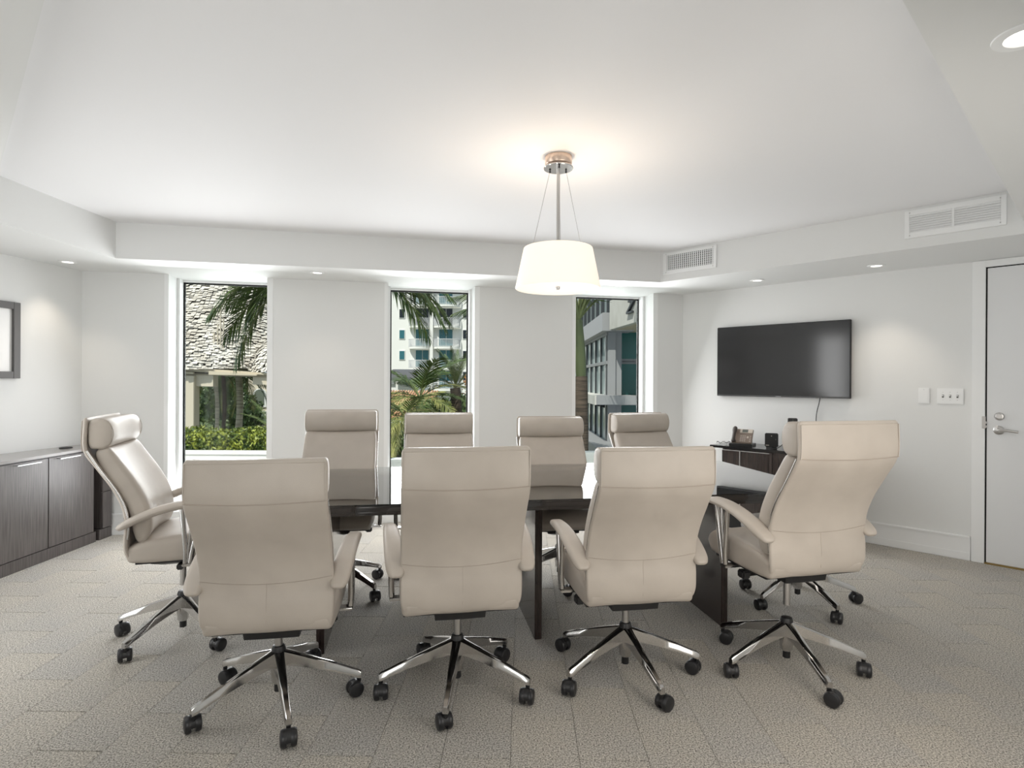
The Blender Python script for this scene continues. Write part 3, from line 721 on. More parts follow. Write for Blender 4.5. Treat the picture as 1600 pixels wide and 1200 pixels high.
MB().box(-2.098, -2.077, 0.002, 0.01, 0.165, 0.728, Mk).build('stile', mat('stile_brown', (0.06, 0.045, 0.04), 0.3), co_)
MB().box(-2.50, -1.60, 0.06, 0.40, 0.0, 0.16, Mk).build('plinth', blackp, co_)

# things on the console (local frame of the console front plane)
def on_console(s, d): p = MK @ Vector((s, d, 0.7602)); return p
# desk phone
p = on_console(-2.425, 0.20)
ph = thing('desk_phone', 'taupe desk telephone with handset and keypad on the console', 'telephone', p, R(TH_R) + R(12))
MB().prism([(-0.105, -0.085), (0.10, -0.085), (0.10, 0.085), (-0.105, 0.085)], 0.0, 0.018).build('base', blackp, ph)
Mt = Matrix.Translation((0.0, -0.075, 0.018)) @ Matrix.Rotation(R(52), 4, 'X')
MB().box(-0.085, 0.095, 0.0, 0.155, 0.0, 0.018, Mt, 0.004).build('body', bronze, ph)
MB().box(-0.020, 0.092, 0.108, 0.152, 0.018, 0.022, Mt, 0.002).build('upper_panel', silverp, ph)
MB().box(0.000, 0.050, 0.116, 0.146, 0.022, 0.0235, Mt).build('display', lcd, ph)
for r_ in range(4):
    for c_ in range(3): MB().box(-0.012 + c_ * 0.018, 0.001 + c_ * 0.018, 0.016 + r_ * 0.018, 0.026 + r_ * 0.018, 0.018, 0.021, Mt).build('key', keym, ph)
for r_ in range(4): MB().box(0.070, 0.084, 0.016 + r_ * 0.018, 0.024 + r_ * 0.018, 0.018, 0.0205, Mt).build('key', keym, ph)
MB().box(0.046, 0.062, 0.052, 0.074, 0.018, 0.0215, Mt).build('navigation_key', silverp, ph)
mb = MB(); mb.tube([Mt @ Vector(q) for q in smoothpath([(-0.062, 0.004, 0.030), (-0.062, 0.016, 0.044), (-0.062, 0.05, 0.052), (-0.062, 0.09, 0.054), (-0.062, 0.13, 0.050), (-0.062, 0.152, 0.036)])],
             [0.017, 0.020, 0.021, 0.020, 0.018, 0.016, 0.0155, 0.015, 0.015, 0.015, 0.015, 0.0155, 0.016, 0.018, 0.020, 0.021, 0.021, 0.021, 0.020, 0.018, 0.014], 14)
mb.build('handset', mat('handset_brown', (0.055, 0.045, 0.040), 0.35), ph, 50)
MB().box(-0.05, 0.07, 0.02, 0.075, 0.015, 0.05).build('stand', blackp, ph)
cp = [(-0.085, -0.04, 0.02)]
for k in range(60):
    a = k * 1.15; t = k / 60; cp.append((-0.10 - 0.13 * t, -0.03 + 0.03 * math.sin(t * 6) + 0.006 * math.cos(a), 0.012 + 0.006 * math.sin(a) + 0.012 * math.sin(t * 9) ** 2))
MB().tube(cp, 0.0022, 5).build('coiled_cord', blackp, ph, 60)
# router
p = on_console(-2.135, 0.14)
ro = thing('wifi_router', 'small square black router standing on the console', 'router', p, R(TH_R) + R(20))
MB().box(-0.055, 0.055, -0.014, 0.014, 0.012, 0.135, bev=0.006).build('body', blackp, ro)
MB().box(-0.045, 0.045, -0.028, 0.028, 0.0, 0.013, bev=0.003).build('foot', blackg, ro)
MB().box(-0.048, -0.020, -0.0148, -0.0138, 0.024, 0.030).build('label_strip', silverp, ro)
MB().lathe([(0.001, 0), (0.004, 0), (0.004, 0.001), (0.001, 0.001)], 12, Matrix.Translation((0.0, -0.014, 0.11)) @ Matrix.Rotation(R(90), 4, 'X')).build('indicator_dot', silverp, ro)
MB().box(0.030, 0.040, -0.0148, -0.0138, 0.075, 0.085).build('side_mark', lcd, ro)
# tall modem
p = on_console(-1.975, 0.20)
md = thing('tall_modem', 'tall slim black modem standing behind the raised chair', 'modem', p, R(TH_R) + R(25))
MB().box(-0.040, 0.036, -0.03, 0.03, 0.008, 0.275, bev=0.005).build('body', blackp, md)
MB().box(-0.004, 0.0, -0.0306, -0.0296, 0.02, 0.27).build('front_groove', lcd, md)
MB().box(-0.045, 0.042, -0.04, 0.04, 0.0, 0.008, bev=0.002).build('foot', blackg, md)
cbl = [MK @ Vector(q) for q in smoothpath([(-2.10, 0.07, 0.765), (-2.07, 0.09, 0.768), (-2.05, 0.14, 0.79), (-2.04, 0.19, 0.82), (-2.035, 0.235, 0.83)])]
tag(MB().tube(cbl, 0.003, 6).build('modem_cable', blackp, None, 60), 'short black cable curving off the console beside the tall modem', 'cable')

# ------------------------------------------------------------------ outside: materials
H0 = 1.35
def at(px, py, Y):
    """surveyed point: plan depth Y metres in front of the camera"""
    hy = 595.4 + 0.0052 * (px - 800)
    return Vector(((px - 800 + 0.0052 * (py - 596)) / 913.5 * Y, Y, H0 - (py - hy) / 913.5 * Y))
stucco = mat('exterior_white_stucco', (0.80, 0.79, 0.77), 0.85); bump(stucco, 25, 0.2, 0.01)
cream = mat('cream_stucco', (0.62, 0.55, 0.44), 0.85)
fascia_m = mat('cream_painted_timber', (0.58, 0.50, 0.38), 0.7)
shingle_m = mat('white_roof_shingle', (0.66, 0.61, 0.55), 0.8)
noise_tint(shingle_m, (0.52, 0.47, 0.41), (0.78, 0.74, 0.68), 3.0)
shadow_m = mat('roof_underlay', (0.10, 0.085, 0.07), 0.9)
terraz = mat('terrace_paving', (0.62, 0.60, 0.56), 0.8)
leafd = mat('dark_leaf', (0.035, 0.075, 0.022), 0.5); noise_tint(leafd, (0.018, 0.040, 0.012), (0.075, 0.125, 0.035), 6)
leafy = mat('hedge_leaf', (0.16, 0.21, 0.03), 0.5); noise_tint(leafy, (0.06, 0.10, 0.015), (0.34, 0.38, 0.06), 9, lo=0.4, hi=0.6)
frondm = mat('palm_leaf', (0.10, 0.16, 0.04), 0.45); noise_tint(frondm, (0.025, 0.055, 0.012), (0.13, 0.18, 0.045), 2.5)
frondy = mat('yellowing_palm_leaf', (0.28, 0.28, 0.07), 0.5); noise_tint(frondy, (0.14, 0.17, 0.04), (0.42, 0.40, 0.14), 2)
rachm = mat('palm_midrib', (0.13, 0.15, 0.05), 0.5)
trunkl = mat('pale_palm_bark', (0.42, 0.37, 0.30), 0.9); noise_tint(trunkl, (0.36, 0.31, 0.25), (0.68, 0.62, 0.53), 3, (0.6, 0.6, 6))
trunkb = mat('brown_palm_bark', (0.12, 0.085, 0.06), 0.9); noise_tint(trunkb, (0.035, 0.026, 0.018), (0.11, 0.08, 0.058), 6, (0.6, 0.6, 8)); bump(trunkb, 20, 0.5, 0.01)
shaftm = mat('green_crownshaft', (0.17, 0.22, 0.09), 0.4); noise_tint(shaftm, (0.045, 0.06, 0.02), (0.10, 0.12, 0.05), 2, (3, 3, 0.4))
tgreen = mat('green_tinted_glazing', (0.025, 0.13, 0.12), 0.15)
tblue = mat('blue_tinted_glazing', (0.03, 0.14, 0.17), 0.12)
darkwin = mat('dark_window_glazing', (0.012, 0.016, 0.022), 0.08)
mirrorg = mat('reflective_facade_glass', (0.52, 0.60, 0.60), 0.12, 0.25)
greym = mat('grey_metal_cladding', (0.30, 0.30, 0.31), 0.5)
greyd = mat('dark_grey_mullion', (0.035, 0.04, 0.045), 0.4)
conc = mat('pale_concrete', (0.60, 0.585, 0.55), 0.85); noise_tint(conc, (0.52, 0.50, 0.46), (0.66, 0.64, 0.61), 1.5)
whitefr = mat('white_window_frame', (0.80, 0.80, 0.78), 0.5)
railm = mat('white_railing', (0.62, 0.62, 0.64), 0.5)
terrac = mat('terracotta_tile', (0.50, 0.24, 0.12), 0.8); noise_tint(terrac, (0.38, 0.17, 0.08), (0.70, 0.46, 0.28), 5)
awnm = mat('grey_awning_canvas', (0.10, 0.10, 0.11), 0.8)
fruitm = mat('orange_palm_fruit', (0.60, 0.22, 0.03), 0.6)
groundm = mat('garden_soil_and_lawn', (0.10, 0.13, 0.05), 0.95); noise_tint(groundm, (0.06, 0.09, 0.03), (0.20, 0.19, 0.12), 0.4)

g = MB().box(-90, 90, 8.0, 130, -3.3, -3.2).build('ground', groundm); g['kind'] = 'structure'
tf = MB().prism([(-5.2, 4.95), (3.0, 6.75), (3.0, 8.0), (-5.2, 8.0)], -0.25, -0.05).build('terrace_floor', terraz); tf['kind'] = 'structure'
# low white parapet of the terrace
pp_ = [Vector((-4.6, 6.88)), Vector((-2.7, 6.88)), Vector((-1.35, 6.28)), Vector((-0.50, 6.42)), Vector((0.8, 7.0)), Vector((2.3, 7.05))]
for a, b in zip(pp_, pp_[1:]):
    d = (b - a).normalized(); n_ = Vector((-d.y, d.x)) * 0.14
    pw = MB().prism([a, b, b + n_, a + n_], -0.2, 0.47).prism([a - n_ * 0.1, b - n_ * 0.1, b + n_ * 1.1, a + n_ * 1.1], 0.47, 0.50).build('parapet_wall', stucco); pw['kind'] = 'structure'

# foliage helpers
def leaf_cloud(mb, n, sampler, size, r_, stretch=1.0):
    for _ in range(n):
        p, nn = sampler(r_)
        a = Vector((r_.gauss(0, 1), r_.gauss(0, 1), r_.gauss(0, 0.7))).normalized(); a = (a + nn * 0.8).normalized()
        u = a.cross(Vector((r_.gauss(0, 1), r_.gauss(0, 1), r_.gauss(0, 1)))).normalized(); v = a.cross(u)
        s_ = size * r_.uniform(0.6, 1.3)
        mb.add([p - u * s_, p + v * s_ * 0.45, p + u * s_ * stretch, p - v * s_ * 0.45], [(0, 1, 2, 3)])
def shrub(label, c, rad, n, size, m, group, seed, core=0.86):
    r_ = random.Random(seed); t = thing('shrub', label, 'shrub', (c.x, c.y, c.z - rad[2]), group=group); off = Vector((0, 0, rad[2]))
    bm = bmesh.new(); bmesh.ops.create_icosphere(bm, subdivisions=3, radius=1)
    for v in bm.verts:
        k = core * (0.85 + 0.3 * noise.noise(v.co * 2.3 + Vector((seed, 0, 0)))); v.co = Vector((v.co.x * rad[0] * k, v.co.y * rad[1] * k, v.co.z * rad[2] * k)) + off
    bm.verts.index_update(); mb = MB().add([v.co.copy() for v in bm.verts], [[v.index for v in f.verts] for f in bm.faces]); bm.free()
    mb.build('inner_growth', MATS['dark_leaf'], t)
    def smp(q):
        d = Vector((q.gauss(0, 1), q.gauss(0, 1), q.gauss(0, 1))).normalized(); k = q.uniform(0.82, 1.06) * (0.85 + 0.3 * noise.noise(d * 2.3 + Vector((seed, 0, 0))))
        return Vector((d.x * rad[0] * k, d.y * rad[1] * k, d.z * rad[2] * k)) + off, d
    mb = MB(); leaf_cloud(mb, n, smp, size, r_); o = mb.build('foliage', m, t, recalc=False); o['kind'] = 'stuff'
    return t
FR = {}
def frond_mesh(key, Lf, n, leaf, droop, hang, width, m, seed, vshape=0.5):
    """palm frond growing along +x from the origin, arching down"""
    r_ = random.Random(seed); mb = MB(); pts = []
    for k in range(15):
        t = k / 14; pts.append(Vector((Lf * t * (1 - 0.10 * droop * t), 0, Lf * (0.16 * t - droop * 0.55 * t * t))))
    rads = [0.022 * (1 - 0.85 * k / 14) * Lf / 2 for k in range(15)]
    mb2 = MB(); mb2.tube(pts, rads, 5)
    for i in range(n):
        t = 0.16 + 0.84 * (i + 0.5) / n; f = t * 14; a = min(int(f), 13); p = pts[a].lerp(pts[a + 1], f - a); tg = (pts[a + 1] - pts[a]).normalized()
        ll = leaf * (math.sin(math.pi * min(1, 0.18 + 0.80 * t)) ** 0.7) * r_.uniform(0.85, 1.1)
        for s_ in (-1, 1):
            side = Vector((0, s_, 0)); d = (side * (1.0 - 0.35 * t) + tg * (0.55 + 0.7 * t) + Vector((0, 0, vshape * (1 - t)))).normalized(); d = (d + Vector((r_.gauss(0, .06), r_.gauss(0, .06), r_.gauss(0, .06)))).normalized()
            w_ = tg * width * r_.uniform(0.8, 1.2)
            q1 = p + d * ll * 0.5 + Vector((0, 0, -hang * ll * 0.12)); q2 = p + d * ll * 0.92 + Vector((0, 0, -hang * ll * 0.55))
            mb.add([p - w_ * 0.4, p + w_ * 0.4, q1 + w_ * 0.5, q1 - w_ * 0.5, q2], [(0, 1, 2, 3), (3, 2, 4)])
    o1 = mb.build('frond', m, None, recalc=False); o2 = mb2.build('midrib', rachm, None)
    FR[key] = (o1.data, o2.data); bpy.data.objects.remove(o1); bpy.data.objects.remove(o2)
def put_frond(parent, key, loc, az, el, roll=0.0, s_=1.0):
    o = bpy.data.objects.new('frond', FR[key][0]); col.objects.link(o); o.parent = parent; o.location = loc
    o.rotation_mode = 'XYZ'; o.rotation_euler = (R(roll), -R(el), R(az)); o.scale = (s_, s_, s_)
    q = bpy.data.objects.new('midrib', FR[key][1]); col.objects.link(q); q.parent = o
    return o
frond_mesh('coco', 2.3, 48, 0.82, 1.0, 0.55, 0.052, frondm, 3)
frond_mesh('yell', 2.3, 42, 0.74, 1.0, 0.7, 0.040, frondy, 4)
frond_mesh('date', 2.2, 54, 0.36, 0.55, 0.3, 0.024, frondm, 5)
frond_mesh('royal', 2.6, 60, 0.60, 0.9, 1.2, 0.032, frondm, 6)
def palm(label, base, top, r0, r1, fr, bark=None, group=None, extra=None):
    t = thing('palm_tree', label, 'palm tree', base, group=group); h = top - base
    n_ = 14; pts = [h * (k / n_) + Vector((0.04 * math.sin(k * 0.7), 0, 0)) for k in range(n_ + 1)]
    MB().tube(pts, [r0 + (r1 - r0) * k / n_ + 0.006 * (k % 2) for k in range(n_ + 1)], 12).build('trunk', bark or trunkl, t, 50)
    for key, az, el, roll, s_ in fr: put_frond(t, key, h, az, el, roll, s_)
    return t

# ------------------------------------------------------------------ seen through the leftmost window: garden pavilion
PZ = 14.0
pv = thing('garden_pavilion', 'white shingled bell-roofed garden pavilion on cream columns seen through the leftmost window', 'pavilion', at(350, 800, PZ))
o_ = pv.location; Mi = Matrix.Translation(-o_)
def roof(cx, cz, Y, R0, H, pw, rows, seed, nm, half=1.0, wmul=1.0):
    """bell roof: profile radius from R0 at the eave to the crown, laid with proud shingles"""
    r_ = random.Random(seed); c = Vector((cx, Y, cz)); core = []
    prof = lambda t: R0 * (1 - t ** pw) + 0.02
    core = [(prof(k / 20) - 0.06, H * k / 20) for k in range(21)]
    MB().lathe(core, 40, Mi @ Matrix.Translation(c)).build(nm, shadow_m, pv, 60)
    mb = MB()
    for j in range(rows):
        t = j / rows; rr = prof(t); z = H * t; dz = H / rows; r2 = prof(min(1, t + 1.25 / rows)); nn_ = max(6, int(2 * math.pi * rr / (0.105 * wmul)))
        for k in range(nn_):
            a = 2 * math.pi * (k + (j % 2) * 0.5 + r_.uniform(-0.12, 0.12)) / nn_; 
            if math.sin(a) > 0.35: continue                        # rear side turned away
            wv = math.pi / nn_ * r_.uniform(0.85, 1.1); lift = r_.uniform(0.015, 0.07); drop = r_.uniform(-0.03, 0.03)
            P = []
            for (rad, zz) in ((rr + lift, z + drop), (r2 + 0.004, z + dz * 1.25 + drop)):
                for aa in (a - wv, a + wv): P.append(c + Vector((rad * math.cos(aa), rad * math.sin(aa), zz)))
            Q = [c + Vector(((rr + lift - 0.045) * math.cos(aa), (rr + lift - 0.045) * math.sin(aa), z + drop)) for aa in (a - wv, a + wv)]
            mb.add([P[0], P[1], P[3], P[2], Q[0], Q[1]], [(0, 1, 2, 3), (4, 5, 1, 0)], Mi)
    o = mb.build('roof_shingles', shingle_m, pv, recalc=False); o['kind'] = 'stuff'
ev = at(300, 576, PZ).z
roof(at(268, 576, PZ).x, ev, PZ + 2.6, 2.75, 3.6, 1.35, 78, 3, 'main_roof')
roof(at(438, 580, PZ).x, ev - 0.05, PZ + 0.9, 0.95, 1.25, 2.2, 22, 5, 'small_roof', wmul=0.8)
for x_, h_ in ((334.5, 0.9), (340, 1.1), (344.5, 1.6), (349, 1.25)):
    q = at(x_, 577, PZ + 0.25); MB().box(q.x - 0.008, q.x + 0.008, q.y - 0.02, q.y + 0.02, q.z, q.z + h_, Mi).build('valley_rib', MATS['tan_fascia'] if 'tan_fascia' in MATS else cream, pv)
a, b = at(240, 573.5, PZ), at(470, 584, PZ)
def beam(x0, x1, y0, y1, yl0, yl1, Y, th, m, nm):
    """board whose edges were surveyed at its two ends"""
    p = [at(x0, y0, Y), at(x1, y1, Y), at(x1, yl1, Y), at(x0, yl0, Y)]
    vs = p + [q + Vector((0, th, 0)) for q in p]
    return MB().add(vs, [(0, 1, 2, 3), (7, 6, 5, 4), (0, 4, 5, 1), (1, 5, 6, 2), (2, 6, 7, 3), (3, 7, 4, 0)], Mi).build(nm, m, pv)
beam(240, 470, 571, 586, 578, 588, PZ, 0.2, fascia_m, 'eave_board')
beam(240, 470, 578, 588, 583.5, 592, PZ + 0.08, 0.2, mat('tan_fascia', (0.42, 0.36, 0.27), 0.8), 'fascia')
beam(240, 302, 578.5, 581.5, 582, 584.5, PZ - 0.05, 0.05, fascia_m, 'gutter'); beam(326, 401, 579.5, 585.0, 585.5, 587, PZ - 0.05, 0.05, fascia_m, 'gutter')
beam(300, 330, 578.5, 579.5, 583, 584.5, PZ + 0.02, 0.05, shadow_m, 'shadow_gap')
beam(280, 333, 584, 586, 603, 604, PZ + 0.1, 0.25, cream, 'lintel'); beam(395, 470, 587, 588, 601, 601, PZ + 0.1, 0.25, cream, 'lintel')
q = at(294.5, 600, PZ); MB().box(q.x - 0.13, q.x + 0.13, q.y, q.y + 0.26, -3.2, q.z + 0.2, Mi, 0.01).build('column', cream, pv)
q = at(425, 600, PZ); MB().box(q.x - 0.13, q.x + 0.13, q.y, q.y + 0.26, -3.2, q.z + 0.2, Mi, 0.01).build('column', cream, pv)

# hedge on the terrace edge
r_ = random.Random(11); hx0, hx1, hy0, hy1, hz0, hz1 = -4.7, -2.75, 7.1, 7.6, 0.25, 0.70
hd = thing('hedge', 'clipped yellow-green hedge behind the white parapet in the leftmost window', 'hedge', (-3.7, 7.35, 0.25)); hl_ = hd.location.copy()
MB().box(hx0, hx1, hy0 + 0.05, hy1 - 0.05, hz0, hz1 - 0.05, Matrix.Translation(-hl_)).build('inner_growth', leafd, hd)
def smp(q):
    x = q.uniform(hx0, hx1)
    if q.random() < 0.55: return Vector((x, hy0 + q.uniform(-0.03, 0.05), q.uniform(hz0, hz1))) - hl_, Vector((0, -1, 0))
    return Vector((x, q.uniform(hy0, hy1), hz1 + q.uniform(-0.06, 0.035) + 0.02 * math.sin(x * 9))) - hl_, Vector((0, 0, 1))
mb = MB(); leaf_cloud(mb, 6500, smp, 0.024, r_); o = mb.build('foliage', leafy, hd, recalc=False); o['kind'] = 'stuff'

# trunks and shrubs in the garden
GT = 'garden palms behind the pavilion'
for lab, x0, x1, Y, w0, m, fr in (
    ('pale thin palm trunk, leftmost of the three in the leftmost window', 343, 336, 17, 0.052, trunkl, [('yell', 200, -45, 0, 0.55), ('coco', 60, 10, 0, 0.8)]),
    ('brownish palm trunk, middle of the three in the leftmost window', 349, 349, 18, 0.055, trunkb, [('yell', 20, -55, 0, 0.6), ('coco', 120, -20, 0, 0.7)]),
    ('thick pale palm trunk, rightmost of the three in the leftmost window', 373.5, 373, 19, 0.10, trunkl, [('yell', 345, -40, 0, 0.6), ('yell', 195, -45, 0, 0.6), ('coco', 20, -30, 0, 0.7), ('coco', 160, -35, 0, 0.7)])):
    b_ = at(x0, 800, Y); b_.z = -3.2; t_ = at(x1, 583, Y); palm(lab, b_, t_, w0, w0, fr, m, None)
SG = 'dense shrubs behind the pavilion'
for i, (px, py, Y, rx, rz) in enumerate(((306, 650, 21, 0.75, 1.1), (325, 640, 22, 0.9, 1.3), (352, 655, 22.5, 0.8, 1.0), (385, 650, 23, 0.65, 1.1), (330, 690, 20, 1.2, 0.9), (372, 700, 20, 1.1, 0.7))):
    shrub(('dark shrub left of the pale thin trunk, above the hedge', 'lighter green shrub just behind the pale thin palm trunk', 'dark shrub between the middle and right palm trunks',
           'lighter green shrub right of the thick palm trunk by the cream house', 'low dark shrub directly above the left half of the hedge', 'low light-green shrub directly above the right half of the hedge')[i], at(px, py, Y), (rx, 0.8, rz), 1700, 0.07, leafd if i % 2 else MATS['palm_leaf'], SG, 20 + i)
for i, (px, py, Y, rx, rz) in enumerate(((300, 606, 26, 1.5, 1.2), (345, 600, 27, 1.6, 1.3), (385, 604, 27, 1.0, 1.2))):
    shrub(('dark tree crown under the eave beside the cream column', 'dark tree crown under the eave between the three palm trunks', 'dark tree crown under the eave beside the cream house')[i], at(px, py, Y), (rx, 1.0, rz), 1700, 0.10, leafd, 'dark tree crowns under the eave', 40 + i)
# small fan of fronds at lower right
b_ = at(425, 800, 12); b_.z = -3.2; palm('small palm fronds above the hedge by the cream house', b_, at(424, 672, 12), 0.05, 0.05, [('date', 160, 30, 0, 0.42), ('date', 185, 8, 0, 0.42), ('date', 150, 52, 0, 0.42), ('date', 205, -12, 0, 0.40), ('date', 100, 70, 0, 0.4)])
# cream house with an arched window
hs = thing('cream_house', 'cream house wall with a white arched window beyond the garden', 'house', at(440, 800, 24)); Mi = Matrix.Translation(-hs.location)
p, q = at(388, 600, 24), at(520, 600, 24); MB().box(p.x, q.x, 24, 28, -3.2, at(400, 590, 24).z, Mi).build('wall', cream, hs)
wx = at(406.5, 620, 24); f = MB(); ring = [(-0.27, -0.42), (0.27, -0.42)] + [(0.27 * math.cos(R(t)), 0.12 + 0.22 * math.sin(R(t))) for t in range(0, 181, 15)]
inner = [(x * 0.72, (z + 0.02) * 0.84) for x, z in ring]
def plate2(mb, poly, c, y0, y1): mb.add([c + Vector((x, y0, z)) for x, z in poly] + [c + Vector((x, y1, z)) for x, z in poly], [list(range(len(poly))), list(range(len(poly), 2 * len(poly)))[::-1]] + [[i, (i + 1) % len(poly), (i + 1) % len(poly) + len(poly), i + len(poly)] for i in range(len(poly))], Mi)
plate2(f, ring, wx, -0.06, 0.0); wf = f.build('window_frame', whitefr, hs)
f = MB(); plate2(f, inner, wx, -0.075, -0.055); f.build('pane', mat('grey_green_glazing', (0.14, 0.16, 0.13), 0.15), wf)
f = MB(); c = wx - Vector((0, 0, 0.62)); f.box(c.x - 0.3, c.x + 0.3, c.y - 0.08, c.y, c.z - 0.02, c.z + 0.05, Mi); f.box(c.x - 0.28, c.x + 0.28, c.y - 0.05, c.y, c.z - 0.45, c.z - 0.02, Mi); f.build('sill_panel', whitefr, hs)

# coconut palm standing in front of the pier between the two left windows
b_ = Vector((-2.25, 8.1, -3.2)); t_ = Vector((-2.42, 8.1, 3.05))
palm('coconut palm whose fronds droop into the left and middle windows', b_, t_, 0.12, 0.10, [
    ('coco', 172, -12, 10, 0.88), ('coco', 186, -24, -12, 0.92), ('coco', 158, 2, 20, 0.85), ('coco', 200, -6, 0, 0.82), ('coco', 178, -42, 5, 0.80), ('coco', 192, 14, 0, 0.9),
    ('coco', -4, -10, -14, 0.82), ('coco', -14, -18, 10, 0.78), ('coco', 12, -6, 0, 0.8), ('coco', -20, -40, 0, 0.6), ('coco', 4, 4, 10, 0.75),
    ('coco', 90, 20, 0, 1.0), ('coco', 60, 10, 0, 1.0), ('coco', 120, 10, 0, 1.0), ('coco', 250, 30, 0, 0.8), ('coco', 300, 30, 0, 0.8)], trunkb)

# ------------------------------------------------------------------ middle window: apartment tower
TY = 82.0
tw = thing('apartment_tower', 'tall white apartment tower with curved balconies in the middle window', 'building', (-11, TY, -3.2)); Mi = Matrix.Translation(-tw.location)
S = TY / 913.5
xl, xr = at(520, 600, TY).x, at(790, 600, TY).x; ztop = at(660, 395, TY).z
MB().box(xl, xr, TY, TY + 14, -3.2, ztop, Mi).build('wall', stucco, tw)
p, q = at(637, 600, TY), at(719, 600, TY)
pc = at(675, 600, TY); MB().box(pc.x - 0.22, pc.x + 0.22, TY - 0.9, TY, -3.2, ztop, Mi).build('pilaster', stucco, tw)
rows_y = [417.5, 450, 482.5, 515, 547.5, 580]
def winbox(px0, px1, py0, py1, m, panes=2):
    a_, b_ = at(px0, py0, TY), at(px1, py1, TY)
    f = MB().box(a_.x - 0.08, b_.x + 0.08, TY - 0.10, TY - 0.01, b_.z - 0.08, a_.z + 0.08, Mi).build('window', whitefr, tw)
    n_ = panes; w_ = (b_.x - a_.x) / n_
    for k in range(n_): MB().box(a_.x + w_ * k + (0.08 if k else 0), a_.x + w_ * (k + 1), TY - 0.14, TY - 0.09, b_.z, a_.z, Mi).build('pane', m, f)
for i, y in enumerate(rows_y):
    dk = darkwin if i == 2 else tblue
    winbox(650, 669.5, y, y + 26, dk); winbox(686.5, 707, y, y + 26, dk)
    if i >= 1: winbox(624.5, 632, y + 1, y + 14, tblue if i > 2 else darkwin, 1); winbox(723.5, 731, y + 1, y + 14, darkwin, 1)
    for x0, x1, mid in ((639, 673, 657), (677, 719, 698)):
        zs = at(mid, y + 27.5, TY).z; a_, b_ = at(x0, 600, TY).x, at(x1, 600, TY).x; cx = (a_ + b_) / 2; hwid = (b_ - a_) / 2
        arc = [(cx + hwid * math.cos(R(t)), TY - 0.2 - 1.4 * math.sin(R(t))) for t in range(0, 181, 12)]
        bal = MB().prism([(x, yy) for x, yy in arc], zs - 0.28, zs, Mi).build('balcony', stucco, tw)
        rb = MB()
        for x, yy in arc: rb.box(x - 0.02, x + 0.02, yy - 0.02, yy + 0.02, zs, zs + 1.05, Mi)
        for k in range(len(arc) - 1):
            for u in (0.33, 0.66):
                x, yy = arc[k][0] + (arc[k + 1][0] - arc[k][0]) * u, arc[k][1] + (arc[k + 1][1] - arc[k][1]) * u; rb.box(x - 0.02, x + 0.02, yy - 0.02, yy + 0.02, zs, zs + 1.0, Mi)
        rb.tube([Mi @ Vector((x, yy, zs + 1.05)) for x, yy in arc], 0.045, 5); rb.tube([Mi @ Vector((x, yy, zs + 0.12)) for x, yy in arc], 0.03, 5)
        rb.build('railing', railm, bal)['kind'] = 'stuff'
# low white wing with a dark awning
lw = thing('low_white_building', 'low white building with a dark awning behind the palms in the middle window', 'building', at(620, 900, 40)); Mi = Matrix.Translation(-lw.location)
a_, b_ = at(560, 577, 40), at(650, 640, 40); MB().box(a_.x, b_.x, 40, 46, -3.2, a_.z, Mi).build('wall', stucco, lw)
a_ = at(615, 577, 39.6); aw = MB(); aw.loft([[Mi @ (a_ + Vector((x, -1.2 * math.sin(R(t)), -0.75 + 0.75 * math.cos(R(t))))) for t in range(0, 91, 15)] + [Mi @ (a_ + Vector((x, 0, -0.75)))] for x in (0, 2.2)]); aw.build('awning', awnm, lw)
c = at(611, 590, 39.9); f = MB(); ring = [(-0.22, -0.45), (0.22, -0.45)] + [(0.22 * math.cos(R(t)), 0.10 + 0.3 * math.sin(R(t))) for t in range(0, 181, 20)]; plate2(f, ring, c, -0.05, 0.05); f.build('arched_window', greym, lw)
# terracotta-roofed building
tr = thing('terracotta_roofed_house', 'cream house with terracotta barrel tiles at the bottom of the middle window', 'house', at(630, 900, 26)); Mi = Matrix.Translation(-tr.location)
a_, b_ = at(575, 655, 26), at(668, 655, 26)
MB().box(a_.x, b_.x, 26, 32, -3.2, a_.z, Mi).build('wall', cream, tr)
sl = at(600, 616, 29.5).z
MB().add([(a_.x, 25.7, a_.z), (b_.x, 25.7, a_.z), (b_.x, 29.5, sl), (a_.x, 29.5, sl), (a_.x, 29.5, a_.z), (b_.x, 29.5, a_.z)], [(0, 1, 2, 3), (0, 3, 4), (1, 5, 2), (0, 4, 5, 1), (3, 2, 5, 4)], Mi).build('roof_deck', shadow_m, tr)
tl = MB(); nrm = Vector((0, -(sl - a_.z), 3.8)).normalized(); upv = Vector((0, 3.8, sl - a_.z)).normalized(); r_ = random.Random(5)
for j in range(11):
    for k in range(20):
        base = Vector((a_.x + (k + 0.5) * (b_.x - a_.x) / 20, 25.66, a_.z)) + upv * (0.40 * j) + nrm * (0.03 + 0.01 * (r_.random()))
        w_ = (b_.x - a_.x) / 20 * 0.42; rings = []
        for e_, rr in ((0, w_ * 1.05), (0.46, w_ * 0.85)):
            rings.append([base + upv * e_ + Vector((math.cos(R(t)) * rr, 0, 0)) + nrm * (math.sin(R(t)) * rr) for t in range(0, 181, 36)])
        vs = rings[0] + rings[1]; n_ = 6; tl.add(vs, [(i, i + 1, i + 1 + n_, i + n_) for i in range(5)] + [list(range(n_))], Mi)
tl.build('barrel_tiles', terrac, tr, recalc=False)['kind'] = 'stuff'
MB().box(a_.x - 0.1, b_.x + 0.1, 25.62, 25.72, a_.z - 0.2, a_.z - 0.02, Mi).build('gutter', whitefr, tr)
p, q = at(614, 668, 25.95), at(660, 685, 25.95); MB().box(p.x, q.x, 25.9, 26, q.z, p.z, Mi).build('lintel_panel', mat('tan_panel', (0.36, 0.32, 0.25), 0.85), tr)
